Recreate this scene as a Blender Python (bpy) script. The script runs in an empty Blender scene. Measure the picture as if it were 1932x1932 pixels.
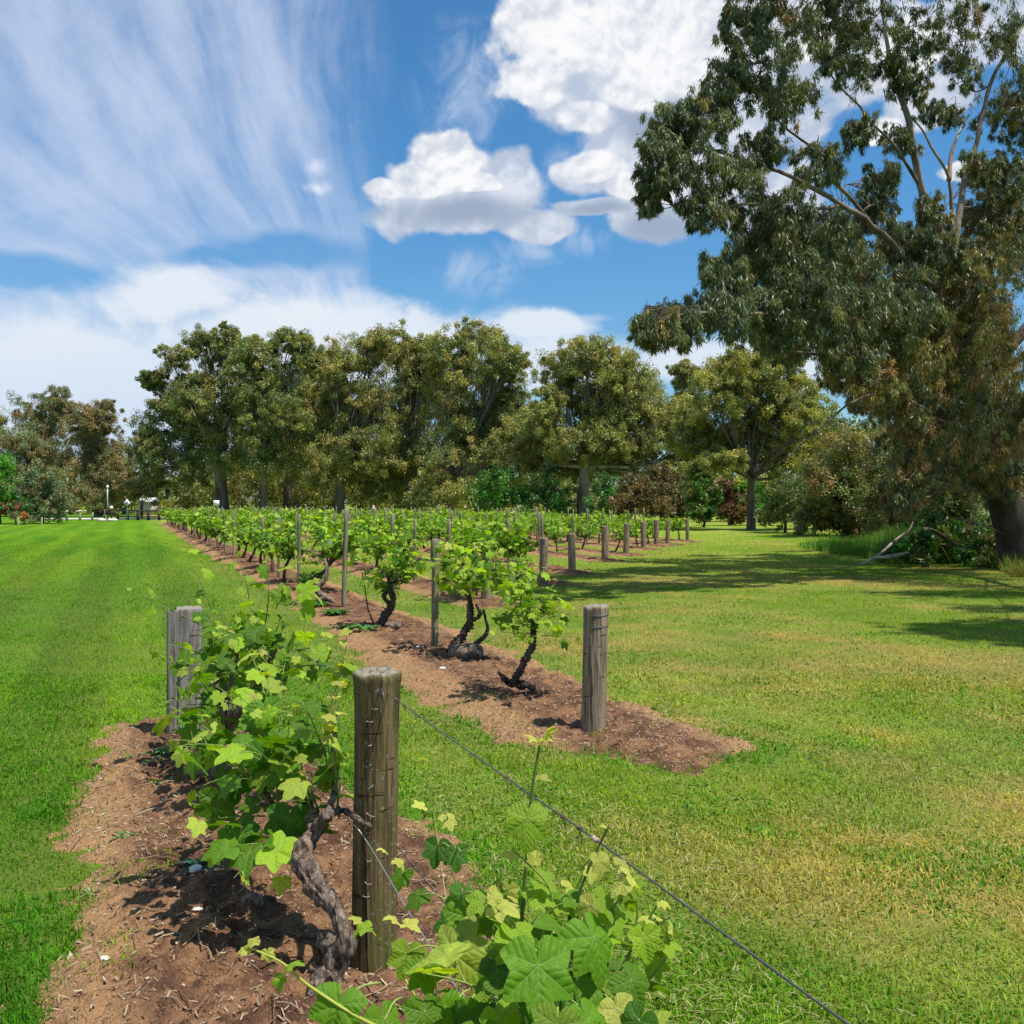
import bpy, math, random
import numpy as np
from mathutils import Vector

random.seed(7)
RNG = np.random.default_rng(11)
PI = math.pi
SC = bpy.context.scene
COL = SC.collection

# ---------------------------------------------------------------- camera
CAMH = 1.65
F = 1932.0                      # focal length in the units of the 1932 px wide view used for measuring
PITCH = math.atan(16 / F)
cam_d = bpy.data.cameras.new('camera')
cam_d.sensor_width = 36.0
cam_d.lens = 36.0
cam_d.clip_start = 0.05
cam_d.clip_end = 20000
cam = bpy.data.objects.new('camera', cam_d)
COL.objects.link(cam)
cam.location = (0, 0, CAMH)
cam.rotation_euler = (PI / 2 - PITCH, 0, 0)
SC.camera = cam

def ray(px, py):
    a = (px - 966) / F
    b = -(py - 966) / F
    y = math.cos(PITCH) + b * math.sin(PITCH)
    z = -math.sin(PITCH) + b * math.cos(PITCH)
    return a / y, z / y          # x and z per unit of y

def at(px, py, Y):
    a, b = ray(px, py)
    return (a * Y, Y, CAMH + b * Y)

def gnd(px, py, z=0.0):
    a, b = ray(px, py)
    Y = (z - CAMH) / b
    return (a * Y, Y, z)

# ---------------------------------------------------------------- node helpers
class NT:
    def __init__(s, tree):
        s.t = tree
        s.l = tree.links
    def new(s, kind, **kw):
        n = s.t.nodes.new(kind)
        for k, v in kw.items():
            setattr(n, k, v)
        return n
    def put(s, sock, v):
        if isinstance(v, E):
            s.l.new(v.s, sock)
        elif isinstance(v, bpy.types.NodeSocket):
            s.l.new(v, sock)
        else:
            sock.default_value = v
    def m(s, op, *args, clamp=False):
        n = s.new('ShaderNodeMath', operation=op, use_clamp=clamp)
        for i, a in enumerate(args):
            s.put(n.inputs[i], a)
        return E(s, n.outputs[0])
    def vm(s, op, *args):
        n = s.new('ShaderNodeVectorMath', operation=op)
        for i, a in enumerate(args):
            s.put(n.inputs[i], a)
        return E(s, n.outputs['Value'] if op in ('LENGTH', 'DOT_PRODUCT', 'DISTANCE') else n.outputs['Vector'])
    def xyz(s, v):
        n = s.new('ShaderNodeSeparateXYZ')
        s.put(n.inputs[0], v)
        return [E(s, o) for o in n.outputs]
    def comb(s, x, y, z=0.0):
        n = s.new('ShaderNodeCombineXYZ')
        for i, a in enumerate((x, y, z)):
            s.put(n.inputs[i], a)
        return E(s, n.outputs[0])
    def noise(s, vec, scale=5.0, detail=4.0, rough=0.5, dist=0.0, color=False):
        n = s.new('ShaderNodeTexNoise')
        if vec is not None:
            s.put(n.inputs['Vector'], vec)
        n.inputs['Scale'].default_value = scale
        n.inputs['Detail'].default_value = detail
        n.inputs['Roughness'].default_value = rough
        n.inputs['Distortion'].default_value = dist
        return E(s, n.outputs['Color' if color else 0])
    def voro(s, vec, scale=5.0, feature='F1'):
        n = s.new('ShaderNodeTexVoronoi', feature=feature)
        s.put(n.inputs['Vector'], vec)
        n.inputs['Scale'].default_value = scale
        return E(s, n.outputs['Distance'])
    def step(s, v, a, b, lo=0.0, hi=1.0):
        n = s.new('ShaderNodeMapRange', interpolation_type='SMOOTHSTEP')
        s.put(n.inputs[0], v)
        n.inputs[1].default_value = a
        n.inputs[2].default_value = b
        n.inputs[3].default_value = lo
        n.inputs[4].default_value = hi
        return E(s, n.outputs[0])
    def mix(s, f, a, b, blend='MIX'):
        n = s.new('ShaderNodeMix', data_type='RGBA', blend_type=blend)
        s.put(n.inputs[0], f)
        s.put(n.inputs[6], a if not isinstance(a, tuple) else (*a, 1) if len(a) == 3 else a)
        s.put(n.inputs[7], b if not isinstance(b, tuple) else (*b, 1) if len(b) == 3 else b)
        return E(s, n.outputs[2])
    def attr(s, name):
        n = s.new('ShaderNodeAttribute', attribute_name=name)
        return E(s, n.outputs['Color'])
    def bump(s, h, strength=0.5, dist=0.01):
        n = s.new('ShaderNodeBump')
        n.inputs['Strength'].default_value = strength
        n.inputs['Distance'].default_value = dist
        s.put(n.inputs['Height'], h)
        return E(s, n.outputs[0])

class E:
    def __init__(s, nt, sock):
        s.n = nt
        s.s = sock
    def __add__(s, o): return s.n.m('ADD', s, o)
    __radd__ = __add__
    def __sub__(s, o): return s.n.m('SUBTRACT', s, o)
    def __rsub__(s, o): return s.n.m('SUBTRACT', o, s)
    def __mul__(s, o): return s.n.m('MULTIPLY', s, o)
    __rmul__ = __mul__
    def __truediv__(s, o): return s.n.m('DIVIDE', s, o)

# ---------------------------------------------------------------- world: sky and clouds
SUN_TO = Vector((0.42, -0.25, 1.0)).normalized()
SUN_EL = math.asin(SUN_TO.z)
SUN_AZ = math.atan2(SUN_TO.x, SUN_TO.y)

world = bpy.data.worlds.new('World')
SC.world = world
world.use_nodes = True
wt = world.node_tree
wt.nodes.clear()
W = NT(wt)
SKYS = 0.092
sky = W.new('ShaderNodeTexSky', sky_type='NISHITA')
sky.sun_disc = False
sky.sun_elevation = SUN_EL
sky.sun_rotation = SUN_AZ
sky.air_density = 1.0
sky.dust_density = 0.3
sky.ozone_density = 2.0
tc = W.new('ShaderNodeTexCoord')
dx, dy, dz = W.xyz(tc.outputs['Generated'])
az = W.m('ARCTAN2', dx, dy)
el = W.m('ARCSINE', dz)
P = W.comb(az, el, 0.0)

def ae(px, py):
    a, b = ray(px, py)
    return math.atan2(a, 1), math.atan2(b, math.hypot(1, a))

def blobs(lst, pos):
    """union of ellipses given in measured view units, as directions of the sky"""
    out = None
    for (px, py, rx, ry) in lst:
        a0, e0 = ae(px, py)
        n = W.vm('SUBTRACT', pos, (a0, e0, 0))
        k = math.cos(a0) ** 2
        n = W.vm('MULTIPLY', n, (F / rx / k, F / ry / k, 0))
        d = 1.0 - W.vm('LENGTH', n)
        out = d if out is None else W.m('SMOOTH_MAX', out, d, 0.12)
    return out

warp = W.noise(P, 9.0, 3.0, 0.5, color=True)
warp = W.vm('SUBTRACT', warp, (0.5, 0.5, 0.5))
warp2 = W.vm('MULTIPLY', warp, (0.04, 0.03, 0.0))
Pw = W.vm('ADD', P, warp2)

base_sky = W.mix(1.0, E(W, sky.outputs[0]), W.mix(W.step(el, 0.02, 0.34), (0.62, 0.86, 0.98), (0.44, 0.88, 1.13)), 'MULTIPLY')
# cirrus: streaks that fan out from a point low in the sky
ca, ce = ae(720, 760)
va, ve, _ = W.xyz(W.vm('SUBTRACT', P, (ca, ce, 0)))
th = W.m('ARCTAN2', va, ve)
rr = W.m('SQRT', va * va + ve * ve)
thw = th + (W.noise(P, 3.0, 1.5) - 0.5) * 0.34
streak = W.noise(W.comb(thw * 4.2, rr * 3.2, 0.0), 1.7, 7.0, 0.58, 0.2)
broad = W.noise(W.vm('ADD', P, (3.1, 1.7, 0.0)), 5.0, 6.0, 0.6, 0.6)
wisp = W.noise(W.vm('ADD', P, (1.3, 0.2, 0.0)), 13.0, 8.0, 0.62, 1.0)
left_m = W.step(th + (broad - 0.5) * 0.6, 0.20, -0.42)
ci = W.step(streak * 0.95 + broad * 0.55 + left_m * 0.42 + wisp * 0.25, 0.86, 1.55) * W.step(left_m, 0.0, 0.7)
clear_band = blobs([(60, 515, 230, 44), (540, 470, 190, 40), (20, 530, 150, 26), (420, 480, 120, 30)], Pw)
ci = ci * (1.0 - W.step(clear_band + (streak - 0.5) * 1.0 + (wisp - 0.5) * 0.8, -0.1, 0.6) * 0.9)
col = W.mix(ci * 0.88, base_sky, (4.6, 5.35, 6.9))
# low white veil
veil = blobs([(150, 730, 640, 170), (560, 670, 420, 130), (800, 660, 280, 95), (1010, 610, 130, 30), (330, 560, 190, 80),
              (1050, 690, 240, 75), (1400, 690, 330, 60)], Pw)
vn = (W.noise(W.comb(az * 3.0, el * 7.0, 0.0), 2.2, 8.0, 0.60, 0.4) - 0.5) * 1.0 + (wisp - 0.5) * 1.1 + (broad - 0.5) * 0.6
vf = W.step(veil + vn, -0.08, 0.50)
veil_tone = W.step(el + (broad - 0.5) * 0.08, 0.04, 0.20)
vcol = W.mix(veil_tone, (5.2, 6.0, 7.2), (6.6, 7.0, 7.5))
col = W.mix(vf * 0.88, col, vcol)
# loose wisps below the cumulus
wl = blobs([(900, 520, 150, 60), (1000, 480, 110, 50), (1100, 450, 90, 50), (1080, 310, 70, 60), (880, 160, 150, 160)], Pw)
col = W.mix(W.step(wl * 0.4 + W.noise(Pw, 17.0, 9.0, 0.65, 1.2), 0.55, 1.05) * 0.5 * W.step(wl, 0.0, 0.6), col, (5.4, 6.1, 7.2))

edge = (W.noise(P, 10.0, 12.0, 0.66, 0.3) - 0.5) * 1.9 + (0.30 - W.voro(W.vm('ADD', P, W.vm('MULTIPLY', warp, (0.02, 0.02, 0))), 30.0, 'SMOOTH_F1')) * 0.8
def relief(scale):
    a_ = W.noise(Pw, scale, 8.0, 0.56, 0.15)
    b_ = W.noise(W.vm('ADD', Pw, (-0.004, 0.007, 0.0)), scale, 8.0, 0.56, 0.15)
    return a_ - b_
rel = relief(7.0) * 9.0 + relief(17.0) * 2.4
grey_l = [(870, 400, 170, 50), (960, 350, 80, 74), (820, 360, 100, 52), (745, 366, 50, 26), (1000, 425, 84, 34),
          (1140, 130, 190, 120), (1230, 250, 160, 120), (1130, 385, 90, 17), (1235, 395, 100, 62), (1390, 130, 240, 210),
          (1330, 300, 190, 120), (1450, 380, 130, 80), (1120, 320, 75, 46), (1180, 330, 70, 60), (1650, 240, 60, 28),
          (1060, 60, 110, 90), (1560, -20, 140, 90), (1230, -150, 340, 150), (1640, 110, 170, 90), (1760, 180, 110, 60), (1850, 60, 120, 80)]
gb = blobs(grey_l, Pw)
gm = gb + edge * 0.62
gf = W.step(gm, -0.08, 0.22)
gshade = W.noise(Pw, 9.0, 7.0, 0.55)
dark_m = blobs([(880, 405, 170, 44), (1250, 420, 110, 45), (1130, 390, 100, 18), (1250, 230, 130, 60)], Pw)
gcol = W.mix(W.step(gshade * 0.6 + rel * 0.7 + gm * 0.25, 0.10, 0.80), (4.0, 4.6, 5.7), (5.9, 6.3, 7.0))
gcol = W.mix(W.step(dark_m + (gshade - 0.5) * 0.8, -0.1, 0.8), gcol, (2.8, 3.4, 4.5))
col = W.mix(gf * 0.97, col, gcol)
# bright billows
white_l = [(838, 290, 84, 62), (800, 332, 75, 42), (740, 354, 52, 20), (880, 340, 66, 24), (900, 352, 50, 14),
           (1050, 70, 130, 96), (1180, 60, 180, 90), (1330, 90, 170, 90), (1010, 150, 84, 54), (1110, 220, 66, 30), (1180, 150, 110, 60),
           (1120, 310, 74, 34), (1180, 345, 60, 30), (1230, 350, 70, 26), (1650, 245, 60, 28), (1700, 110, 120, 60), (1820, 330, 60, 30), (1480, 60, 130, 60), (1180, -120, 300, 120)]
wb = blobs(white_l, Pw)
wm = wb + edge * 0.55
wf = W.step(wm, -0.02, 0.20)
lump = W.step(rel + wm * 0.30 + (wisp - 0.5) * 0.4, -0.50, 0.55)
wcol = W.mix(lump, (4.9, 5.35, 6.15), (7.6, 7.65, 7.75))
col = W.mix(wf, col, wcol)
sm = blobs([(598, 308, 44, 30), (600, 354, 60, 24)], Pw) * 0.9 + (wisp - 0.5) * 3.2 + edge * 0.6 - 0.15
col = W.mix(W.step(sm, 0.0, 0.9) * 0.6, col, (7.4, 7.7, 8.3))

bg = W.new('ShaderNodeBackground')
W.put(bg.inputs[0], col)
bg.inputs[1].default_value = SKYS
wo = W.new('ShaderNodeOutputWorld')
wt.links.new(bg.outputs[0], wo.inputs[0])

# ---------------------------------------------------------------- sun, exposure
sun_d = bpy.data.lights.new('sun', 'SUN')
sun_d.energy = 5.0
sun_d.angle = math.radians(0.5)
sun_d.color = (1.0, 0.95, 0.86)
sun = bpy.data.objects.new('sun', sun_d)
COL.objects.link(sun)
sun.rotation_euler = SUN_TO.to_track_quat('Z', 'Y').to_euler()
sun.location = (30, -20, 60)
SC.view_settings.view_transform = 'Standard'
SC.view_settings.look = 'None'
SC.view_settings.exposure = 0.46
SC.view_settings.gamma = 1.0
SC.cycles.use_denoising = True
SC.cycles.max_bounces = 5
SC.cycles.diffuse_bounces = 2
SC.cycles.glossy_bounces = 2
SC.cycles.transmission_bounces = 3
SC.cycles.transparent_max_bounces = 4
SC.cycles.sample_clamp_indirect = 6.0

# ---------------------------------------------------------------- numpy noise
def _h(ix, iy, iz, seed):
    n = (ix.astype(np.int64) * 374761393 + iy.astype(np.int64) * 668265263 + iz.astype(np.int64) * 2147483647 + seed * 1274126177) & 0xFFFFFFFF
    n = ((n ^ (n >> 13)) * 1274126177) & 0xFFFFFFFF
    n = (n ^ (n >> 16)) & 0xFFFFFFFF
    return n / 4294967295.0

def vnoise(x, y, z=None, seed=0):
    x = np.asarray(x, float); y = np.asarray(y, float)
    z = np.zeros_like(x) if z is None else np.asarray(z, float)
    ix, iy, iz = np.floor(x), np.floor(y), np.floor(z)
    fx, fy, fz = x - ix, y - iy, z - iz
    fx = fx * fx * (3 - 2 * fx); fy = fy * fy * (3 - 2 * fy); fz = fz * fz * (3 - 2 * fz)
    r = 0
    for a in (0, 1):
        for b in (0, 1):
            for c in (0, 1):
                w = (fx if a else 1 - fx) * (fy if b else 1 - fy) * (fz if c else 1 - fz)
                r = r + w * _h(ix + a, iy + b, iz + c, seed)
    return r

def fbm(x, y, z=None, oct=4, seed=0, rough=0.5):
    s = 0; a = 1.0; t = 0
    x = np.asarray(x, float); y = np.asarray(y, float)
    for o in range(oct):
        s = s + a * vnoise(x * 2 ** o + 17.3 * o, y * 2 ** o - 9.1 * o, None if z is None else np.asarray(z, float) * 2 ** o, seed + o)
        t += a
        a *= rough
    return s / t

def sstep(v, a, b):
    t = np.clip((np.asarray(v, float) - a) / (b - a), 0, 1)
    return t * t * (3 - 2 * t)

# ---------------------------------------------------------------- mesh / object helpers
def link(name, me, mat=None, parent=None):
    o = bpy.data.objects.new(name, me)
    COL.objects.link(o)
    if mat is not None and me is not None and not me.materials:
        me.materials.append(mat)
    if parent is not None:
        o.parent = parent
    return o

def empty(name, label=None, cat=None, group=None, loc=(0, 0, 0)):
    o = bpy.data.objects.new(name, None)
    o.empty_display_size = 0.1
    COL.objects.link(o)
    o.location = loc
    tag(o, label, cat, group)
    return o

def tag(o, label=None, cat=None, group=None, kind=None):
    if label: o['label'] = label
    if cat: o['category'] = cat
    if group: o['group'] = group
    if kind: o['kind'] = kind
    return o

def mesh_np(name, V, Fs, col=None, uv=None, smooth=False):
    """V (n,3); Fs (m,k) array of equal sized faces or list of such arrays; col (n,3) per vertex"""
    me = bpy.data.meshes.new(name)
    V = np.asarray(V, np.float32)
    if not isinstance(Fs, list): Fs = [Fs]
    Fs = [np.asarray(f, np.int32) for f in Fs if len(f)]
    me.vertices.add(len(V))
    me.vertices.foreach_set('co', V.ravel())
    loops = np.concatenate([f.ravel() for f in Fs])
    tot = np.concatenate([np.full(len(f), f.shape[1], np.int32) for f in Fs])
    start = np.concatenate([[0], np.cumsum(tot)[:-1]]).astype(np.int32)
    me.loops.add(len(loops))
    me.loops.foreach_set('vertex_index', loops)
    me.polygons.add(len(tot))
    me.polygons.foreach_set('loop_start', start)
    me.polygons.foreach_set('loop_total', tot)
    if smooth:
        me.polygons.foreach_set('use_smooth', np.ones(len(tot), bool))
    if col is not None:
        a = me.color_attributes.new('Col', 'FLOAT_COLOR', 'POINT')
        c = np.ones((len(V), 4), np.float32)
        c[:, :3] = col
        a.data.foreach_set('color', c.ravel())
    if uv is not None:
        u = me.uv_layers.new(name='UVMap')
        u.data.foreach_set('uv', np.asarray(uv, np.float32)[loops].ravel())
    me.update(calc_edges=True)
    return me

class Geo:
    """collects equal pieces into one mesh"""
    def __init__(s):
        s.V = []; s.F = {}; s.C = []; s.U = []; s.n = 0
    def add(s, V, F, C=None, U=None):
        V = np.asarray(V, np.float32).reshape(-1, 3)
        if not isinstance(F, list) or (len(F) and isinstance(F[0], list) and isinstance(F[0][0], int)): F = [F]
        for f in F:
            f = np.asarray(f, np.int64)
            if len(f): s.F.setdefault(f.shape[1], []).append(f + s.n)
        s.V.append(V)
        s.C.append(np.broadcast_to(np.asarray((0.5, 0.5, 0.5) if C is None else C, np.float32), V.shape))
        s.U.append(np.zeros((len(V), 2), np.float32) if U is None else np.asarray(U, np.float32))
        s.n += len(V)
    def mesh(s, name, smooth=True, uv=False):
        return mesh_np(name, np.concatenate(s.V), [np.concatenate(v) for v in s.F.values()], np.concatenate(s.C),
                       np.concatenate(s.U) if uv else None, smooth)

def smooth_path(pts, n):
    """Catmull-Rom through pts (k, d)"""
    P_ = np.asarray(pts, float)
    if len(P_) == 2:
        t = np.linspace(0, 1, n)[:, None]
        return P_[0] * (1 - t) + P_[1] * t
    Q = np.vstack([2 * P_[0] - P_[1], P_, 2 * P_[-1] - P_[-2]])
    t = np.linspace(0, len(P_) - 1 - 1e-6, n)
    i = t.astype(int); f = (t - i)[:, None]
    a, b, c, d = Q[i], Q[i + 1], Q[i + 2], Q[i + 3]
    return 0.5 * (2 * b + (c - a) * f + (2 * a - 5 * b + 4 * c - d) * f ** 2 + (3 * b - a - 3 * c + d) * f ** 3)

def tube(geo, pts, rad, sides=8, col=(0.5, 0.5, 0.5), gnarl=0.0, gfreq=20.0, cap=True, seed=0, twist=0.0):
    P_ = np.asarray(pts, float)
    n = len(P_)
    R = np.broadcast_to(np.asarray(rad, float), (n,)).copy()
    T = np.gradient(P_, axis=0)
    T /= np.linalg.norm(T, axis=1)[:, None] + 1e-9
    ref = np.array([0.0, 0.0, 1.0]) if abs(T[0][2]) < 0.9 else np.array([0.0, 1.0, 0.0])
    U = np.zeros_like(P_)
    u = ref - T[0] * ref.dot(T[0])
    u /= np.linalg.norm(u)
    for i in range(n):
        u = u - T[i] * u.dot(T[i])
        u /= np.linalg.norm(u) + 1e-9
        U[i] = u
    B = np.cross(T, U)
    a = np.linspace(0, 2 * PI, sides, endpoint=False)[None, :] + twist * np.arange(n)[:, None]
    D = U[:, None, :] * np.cos(a)[..., None] + B[:, None, :] * np.sin(a)[..., None]
    rr_ = np.repeat(R[:, None], sides, 1)
    V = P_[:, None, :] + D * rr_[..., None]
    if gnarl > 0:
        nz = fbm(V[..., 0] * gfreq, V[..., 1] * gfreq, V[..., 2] * gfreq * 0.45, 4, seed, 0.6) - 0.5
        sl = np.concatenate([[0], np.cumsum(np.linalg.norm(np.diff(P_, axis=0), axis=1))])[:, None]
        aa = a + sl * 2.2
        ridge = (fbm(np.cos(aa) * 4.5 + seed, np.sin(aa) * 4.5, sl * gfreq * 0.22 + 0 * aa, 3, seed + 5, 0.65) - 0.5) * 1.5
        V = V + D * (rr_ * gnarl * (nz * 2.2 + ridge))[..., None]
    Vf = V.reshape(-1, 3)
    i = np.arange(n - 1)[:, None] * sides
    j = np.arange(sides)[None, :]
    k = (j + 1) % sides
    Q = np.stack([i + j, i + k, i + sides + k, i + sides + j], -1).reshape(-1, 4)
    c = np.asarray(col, float)
    if c.ndim == 2:
        c = np.repeat(c, sides, 0)
    Fl = [Q]
    if cap:
        Vf = np.vstack([Vf, P_[0] - T[0] * R[0] * 0.2, P_[-1] + T[-1] * R[-1] * 0.25])
        b0 = n * sides
        jj = np.arange(sides); kk = (jj + 1) % sides
        Fl.append(np.stack([kk, jj, np.full(sides, b0)], -1))
        e = (n - 1) * sides
        Fl.append(np.stack([e + jj, e + kk, np.full(sides, b0 + 1)], -1))
        if c.ndim == 2:
            c = np.vstack([c, c[:1], c[-1:]])
    geo.add(Vf, Fl, c)

def box(geo, cx, cy, cz, sx, sy, sz, col=(0.5, 0.5, 0.5), rot=0.0):
    v = np.array([[x, y, z] for x in (-.5, .5) for y in (-.5, .5) for z in (-.5, .5)]) * (sx, sy, sz)
    c, s = math.cos(rot), math.sin(rot)
    v = np.stack([v[:, 0] * c - v[:, 1] * s, v[:, 0] * s + v[:, 1] * c, v[:, 2]], -1) + (cx, cy, cz)
    geo.add(v, [[0, 1, 3, 2], [4, 6, 7, 5], [0, 4, 5, 1], [2, 3, 7, 6], [0, 2, 6, 4], [1, 5, 7, 3]], col)

# ---------------------------------------------------------------- materials
def mat_base(name, rough=0.7, spec=0.3):
    m = bpy.data.materials.new(name)
    m.use_nodes = True
    n = NT(m.node_tree)
    b = m.node_tree.nodes['Principled BSDF']
    b.inputs['Roughness'].default_value = rough
    b.inputs['Specular IOR Level'].default_value = spec
    return m, n, b

def geom_pos(n):
    return E(n, n.new('ShaderNodeNewGeometry').outputs['Position'])

def objc(n):
    return E(n, n.new('ShaderNodeTexCoord').outputs['Object'])

def m_plant(name, rough=0.5, spec=0.35, transl=0.35, tcol=(1.15, 1.25, 0.55), nscale=3.0):
    m, n, b = mat_base(name, rough, spec)
    c = n.attr('Col')
    nz = n.noise(objc(n), nscale, 3.0)
    c2 = n.mix(1.0, c, n.mix(nz, (0.72, 0.76, 0.72), (1.25, 1.22, 1.2)), 'MULTIPLY')
    n.put(b.inputs['Base Color'], c2)
    t = n.new('ShaderNodeBsdfTranslucent')
    n.put(t.inputs[0], n.mix(1.0, c2, tcol, 'MULTIPLY'))
    mx = n.new('ShaderNodeMixShader')
    mx.inputs[0].default_value = transl
    n.l.new(b.outputs[0], mx.inputs[1])
    n.l.new(t.outputs[0], mx.inputs[2])
    n.l.new(mx.outputs[0], m.node_tree.nodes['Material Output'].inputs[0])
    return m

def m_vine_leaf():
    m, n, b = mat_base('grape_leaf', 0.5, 0.22)
    c = n.attr('Col')
    uvn = n.new('ShaderNodeUVMap')
    ux, uy, _ = n.xyz(uvn.outputs[0])
    ax = n.m('ABSOLUTE', ux)
    phi = n.m('ARCTAN2', ax, uy)
    r = n.m('SQRT', ux * ux + uy * uy)
    wv = (n.noise(n.comb(ux, uy, 0.0), 3.0, 3.0) - 0.5) * 0.22
    best_b = None; sec = None
    for k in (0.0, 0.93, 1.92):
        d = phi - k
        a_ = r * n.m('COSINE', d)
        b_ = n.m('ABSOLUTE', r * n.m('SINE', d)) + n.m('MULTIPLY', n.m('LESS_THAN', a_, 0.0), 9.0)
        s_ = n.m('ABSOLUTE', n.m('FRACT', (a_ - b_ * 0.85 + wv) * 5.5) - 0.5)
        if best_b is None:
            best_b, sec = b_, s_
        else:
            lt = n.m('LESS_THAN', b_, best_b)
            sec = sec + (s_ - sec) * lt
            best_b = n.m('MINIMUM', best_b, b_)
    main = n.step(best_b + r * 0.012, 0.026, 0.008)
    side = n.step(sec, 0.075, 0.015) * n.step(best_b, 0.5, 0.1)
    net = n.step(n.voro(n.comb(ux, uy, 0.0), 16.0, 'DISTANCE_TO_EDGE'), 0.06, 0.0)
    vein = n.m('MAXIMUM', main, n.m('MAXIMUM', side * 0.55, net * 0.16))
    nz = n.noise(n.comb(ux, uy, 0.0), 6.0, 3.0)
    c1 = n.mix(1.0, c, n.mix(nz, (0.6, 0.66, 0.55), (1.4, 1.28, 1.3)), 'MULTIPLY')
    c2 = n.mix(vein * 0.6, c1, n.mix(0.5, c1, (0.36, 0.46, 0.17)))
    n.put(b.inputs['Base Color'], c2)
    h = n.step(sec, 0.0, 0.4) * 0.35 - vein * 0.4 + n.noise(n.comb(ux, uy, 0.0), 9.0, 3.0) * 0.7
    n.put(b.inputs['Normal'], n.bump(h, 0.35, 0.010))
    t = n.new('ShaderNodeBsdfTranslucent')
    n.put(t.inputs[0], n.mix(1.0, n.mix(vein * 0.5, c1, (0.06, 0.09, 0.01)), (2.3, 2.3, 0.35), 'MULTIPLY'))
    mx = n.new('ShaderNodeMixShader')
    mx.inputs[0].default_value = 0.38
    n.l.new(b.outputs[0], mx.inputs[1])
    n.l.new(t.outputs[0], mx.inputs[2])
    n.l.new(mx.outputs[0], m.node_tree.nodes['Material Output'].inputs[0])
    return m

def m_bark(name, a, b_, scale=8.0, stretch=0.25, bump=0.6, dist=0.02, usecol=False, rough=0.9):
    m, n, b = mat_base(name, rough, 0.15)
    v = n.vm('MULTIPLY', objc(n), (1, 1, stretch))
    nz = n.noise(v, scale, 7.0, 0.62, 0.6)
    nz2 = n.noise(v, scale * 5, 4.0, 0.6)
    c = n.mix(n.step(nz, 0.32, 0.68), a, b_)
    c = n.mix(1.0, c, n.mix(nz2, (0.6, 0.6, 0.6), (1.35, 1.33, 1.3)), 'MULTIPLY')
    if usecol:
        c = n.mix(1.0, c, n.attr('Col'), 'MULTIPLY')
    n.put(b.inputs['Base Color'], c)
    n.put(b.inputs['Normal'], n.bump(nz + nz2 * 0.5, bump, dist))
    return m

def m_simple(name, c, rough=0.6, var=0.25, scale=20.0, metal=0.0, bump=0.0):
    m, n, b = mat_base(name, rough, 0.4)
    nz = n.noise(objc(n), scale, 4.0)
    lo = tuple(x * (1 - var) for x in c); hi = tuple(min(1, x * (1 + var)) for x in c)
    n.put(b.inputs['Base Color'], n.mix(nz, lo, hi))
    b.inputs['Metallic'].default_value = metal
    if bump: n.put(b.inputs['Normal'], n.bump(nz, bump, 0.01))
    return m

M = {}
M['leaf'] = m_vine_leaf()
M['vine_far'] = m_plant('vine_foliage', 0.5, 0.3, 0.36, (1.8, 1.95, 0.35), 2.0)
M['gum'] = m_plant('gum_foliage', 0.45, 0.5, 0.30, (1.35, 1.4, 0.5), 0.35)
M['grass'] = m_plant('grass_blades', 0.6, 0.15, 0.38, (1.45, 1.45, 0.4), 2.0)
M['stem'] = m_plant('green_stem', 0.5, 0.3, 0.1, (1, 1, 0.5), 10.0)
M['vine_bark'] = m_bark('vine_bark', (0.06, 0.038, 0.029), (0.42, 0.32, 0.25), 48.0, 0.16, 1.0, 0.03)
M['old_bark'] = m_bark('old_vine_bark', (0.028, 0.018, 0.015), (0.15, 0.105, 0.085), 30.0, 0.2, 1.0, 0.02)
M['gum_bark'] = m_bark('gum_bark', (0.17, 0.13, 0.10), (0.50, 0.45, 0.40), 1.2, 0.35, 0.5, 0.03, True)

def m_post(name, a, b_, moss, mossf=0.35, grain=22.0):
    m, n, b = mat_base(name, 0.88, 0.15)
    p = objc(n)
    v = n.vm('MULTIPLY', p, (1, 1, 0.06))
    g = n.noise(v, grain * 2.4, 6.0, 0.62, 0.3)
    g2 = n.noise(n.vm('MULTIPLY', p, (1, 1, 0.30)), 7.0, 5.0, 0.6)
    crack = n.step(n.noise(n.vm('MULTIPLY', p, (1, 1, 0.045)), 30.0, 3.0, 0.5), 0.40, 0.30)
    c = n.mix(n.step(g, 0.35, 0.66), a, b_)
    c = n.mix(n.step(g2, 0.45, 0.66) * mossf, c, moss)
    c = n.mix(n.step(n.noise(p, 60.0, 3.0), 0.62, 0.72) * 0.35, c, (0.42, 0.41, 0.36))
    c = n.mix(crack * 0.85, c, tuple(x * 0.25 for x in a))
    chk = n.step(n.noise(n.vm('MULTIPLY', p, (0.35, 0.35, 2.6)), 26.0, 2.0, 0.5), 0.66, 0.72) * n.step(n.noise(p, 9.0, 2.0), 0.42, 0.6)
    c = n.mix(chk * 0.75, c, tuple(x * 0.3 for x in a))
    crack = crack + chk * 0.6
    geo_n = E(n, n.new('ShaderNodeNewGeometry').outputs['Normal'])
    nx, ny, nzz = n.xyz(geo_n)
    c = n.mix(n.step(nzz, 0.45, 0.85) * 0.8, c, n.mix(n.noise(p, 45.0, 5.0), (0.09, 0.08, 0.055), (0.40, 0.37, 0.30)))
    n.put(b.inputs['Base Color'], c)
    n.put(b.inputs['Normal'], n.bump(g * 0.9 + g2 * 0.4 - crack * 1.4, 1.0, 0.012))
    return m
M['post_moss'] = m_post('weathered_post_mossy', (0.055, 0.038, 0.016), (0.185, 0.135, 0.062), (0.10, 0.11, 0.03), 0.6)
M['post_grey'] = m_post('weathered_post_grey', (0.11, 0.078, 0.052), (0.33, 0.255, 0.18), (0.24, 0.19, 0.12), 0.35)
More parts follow.
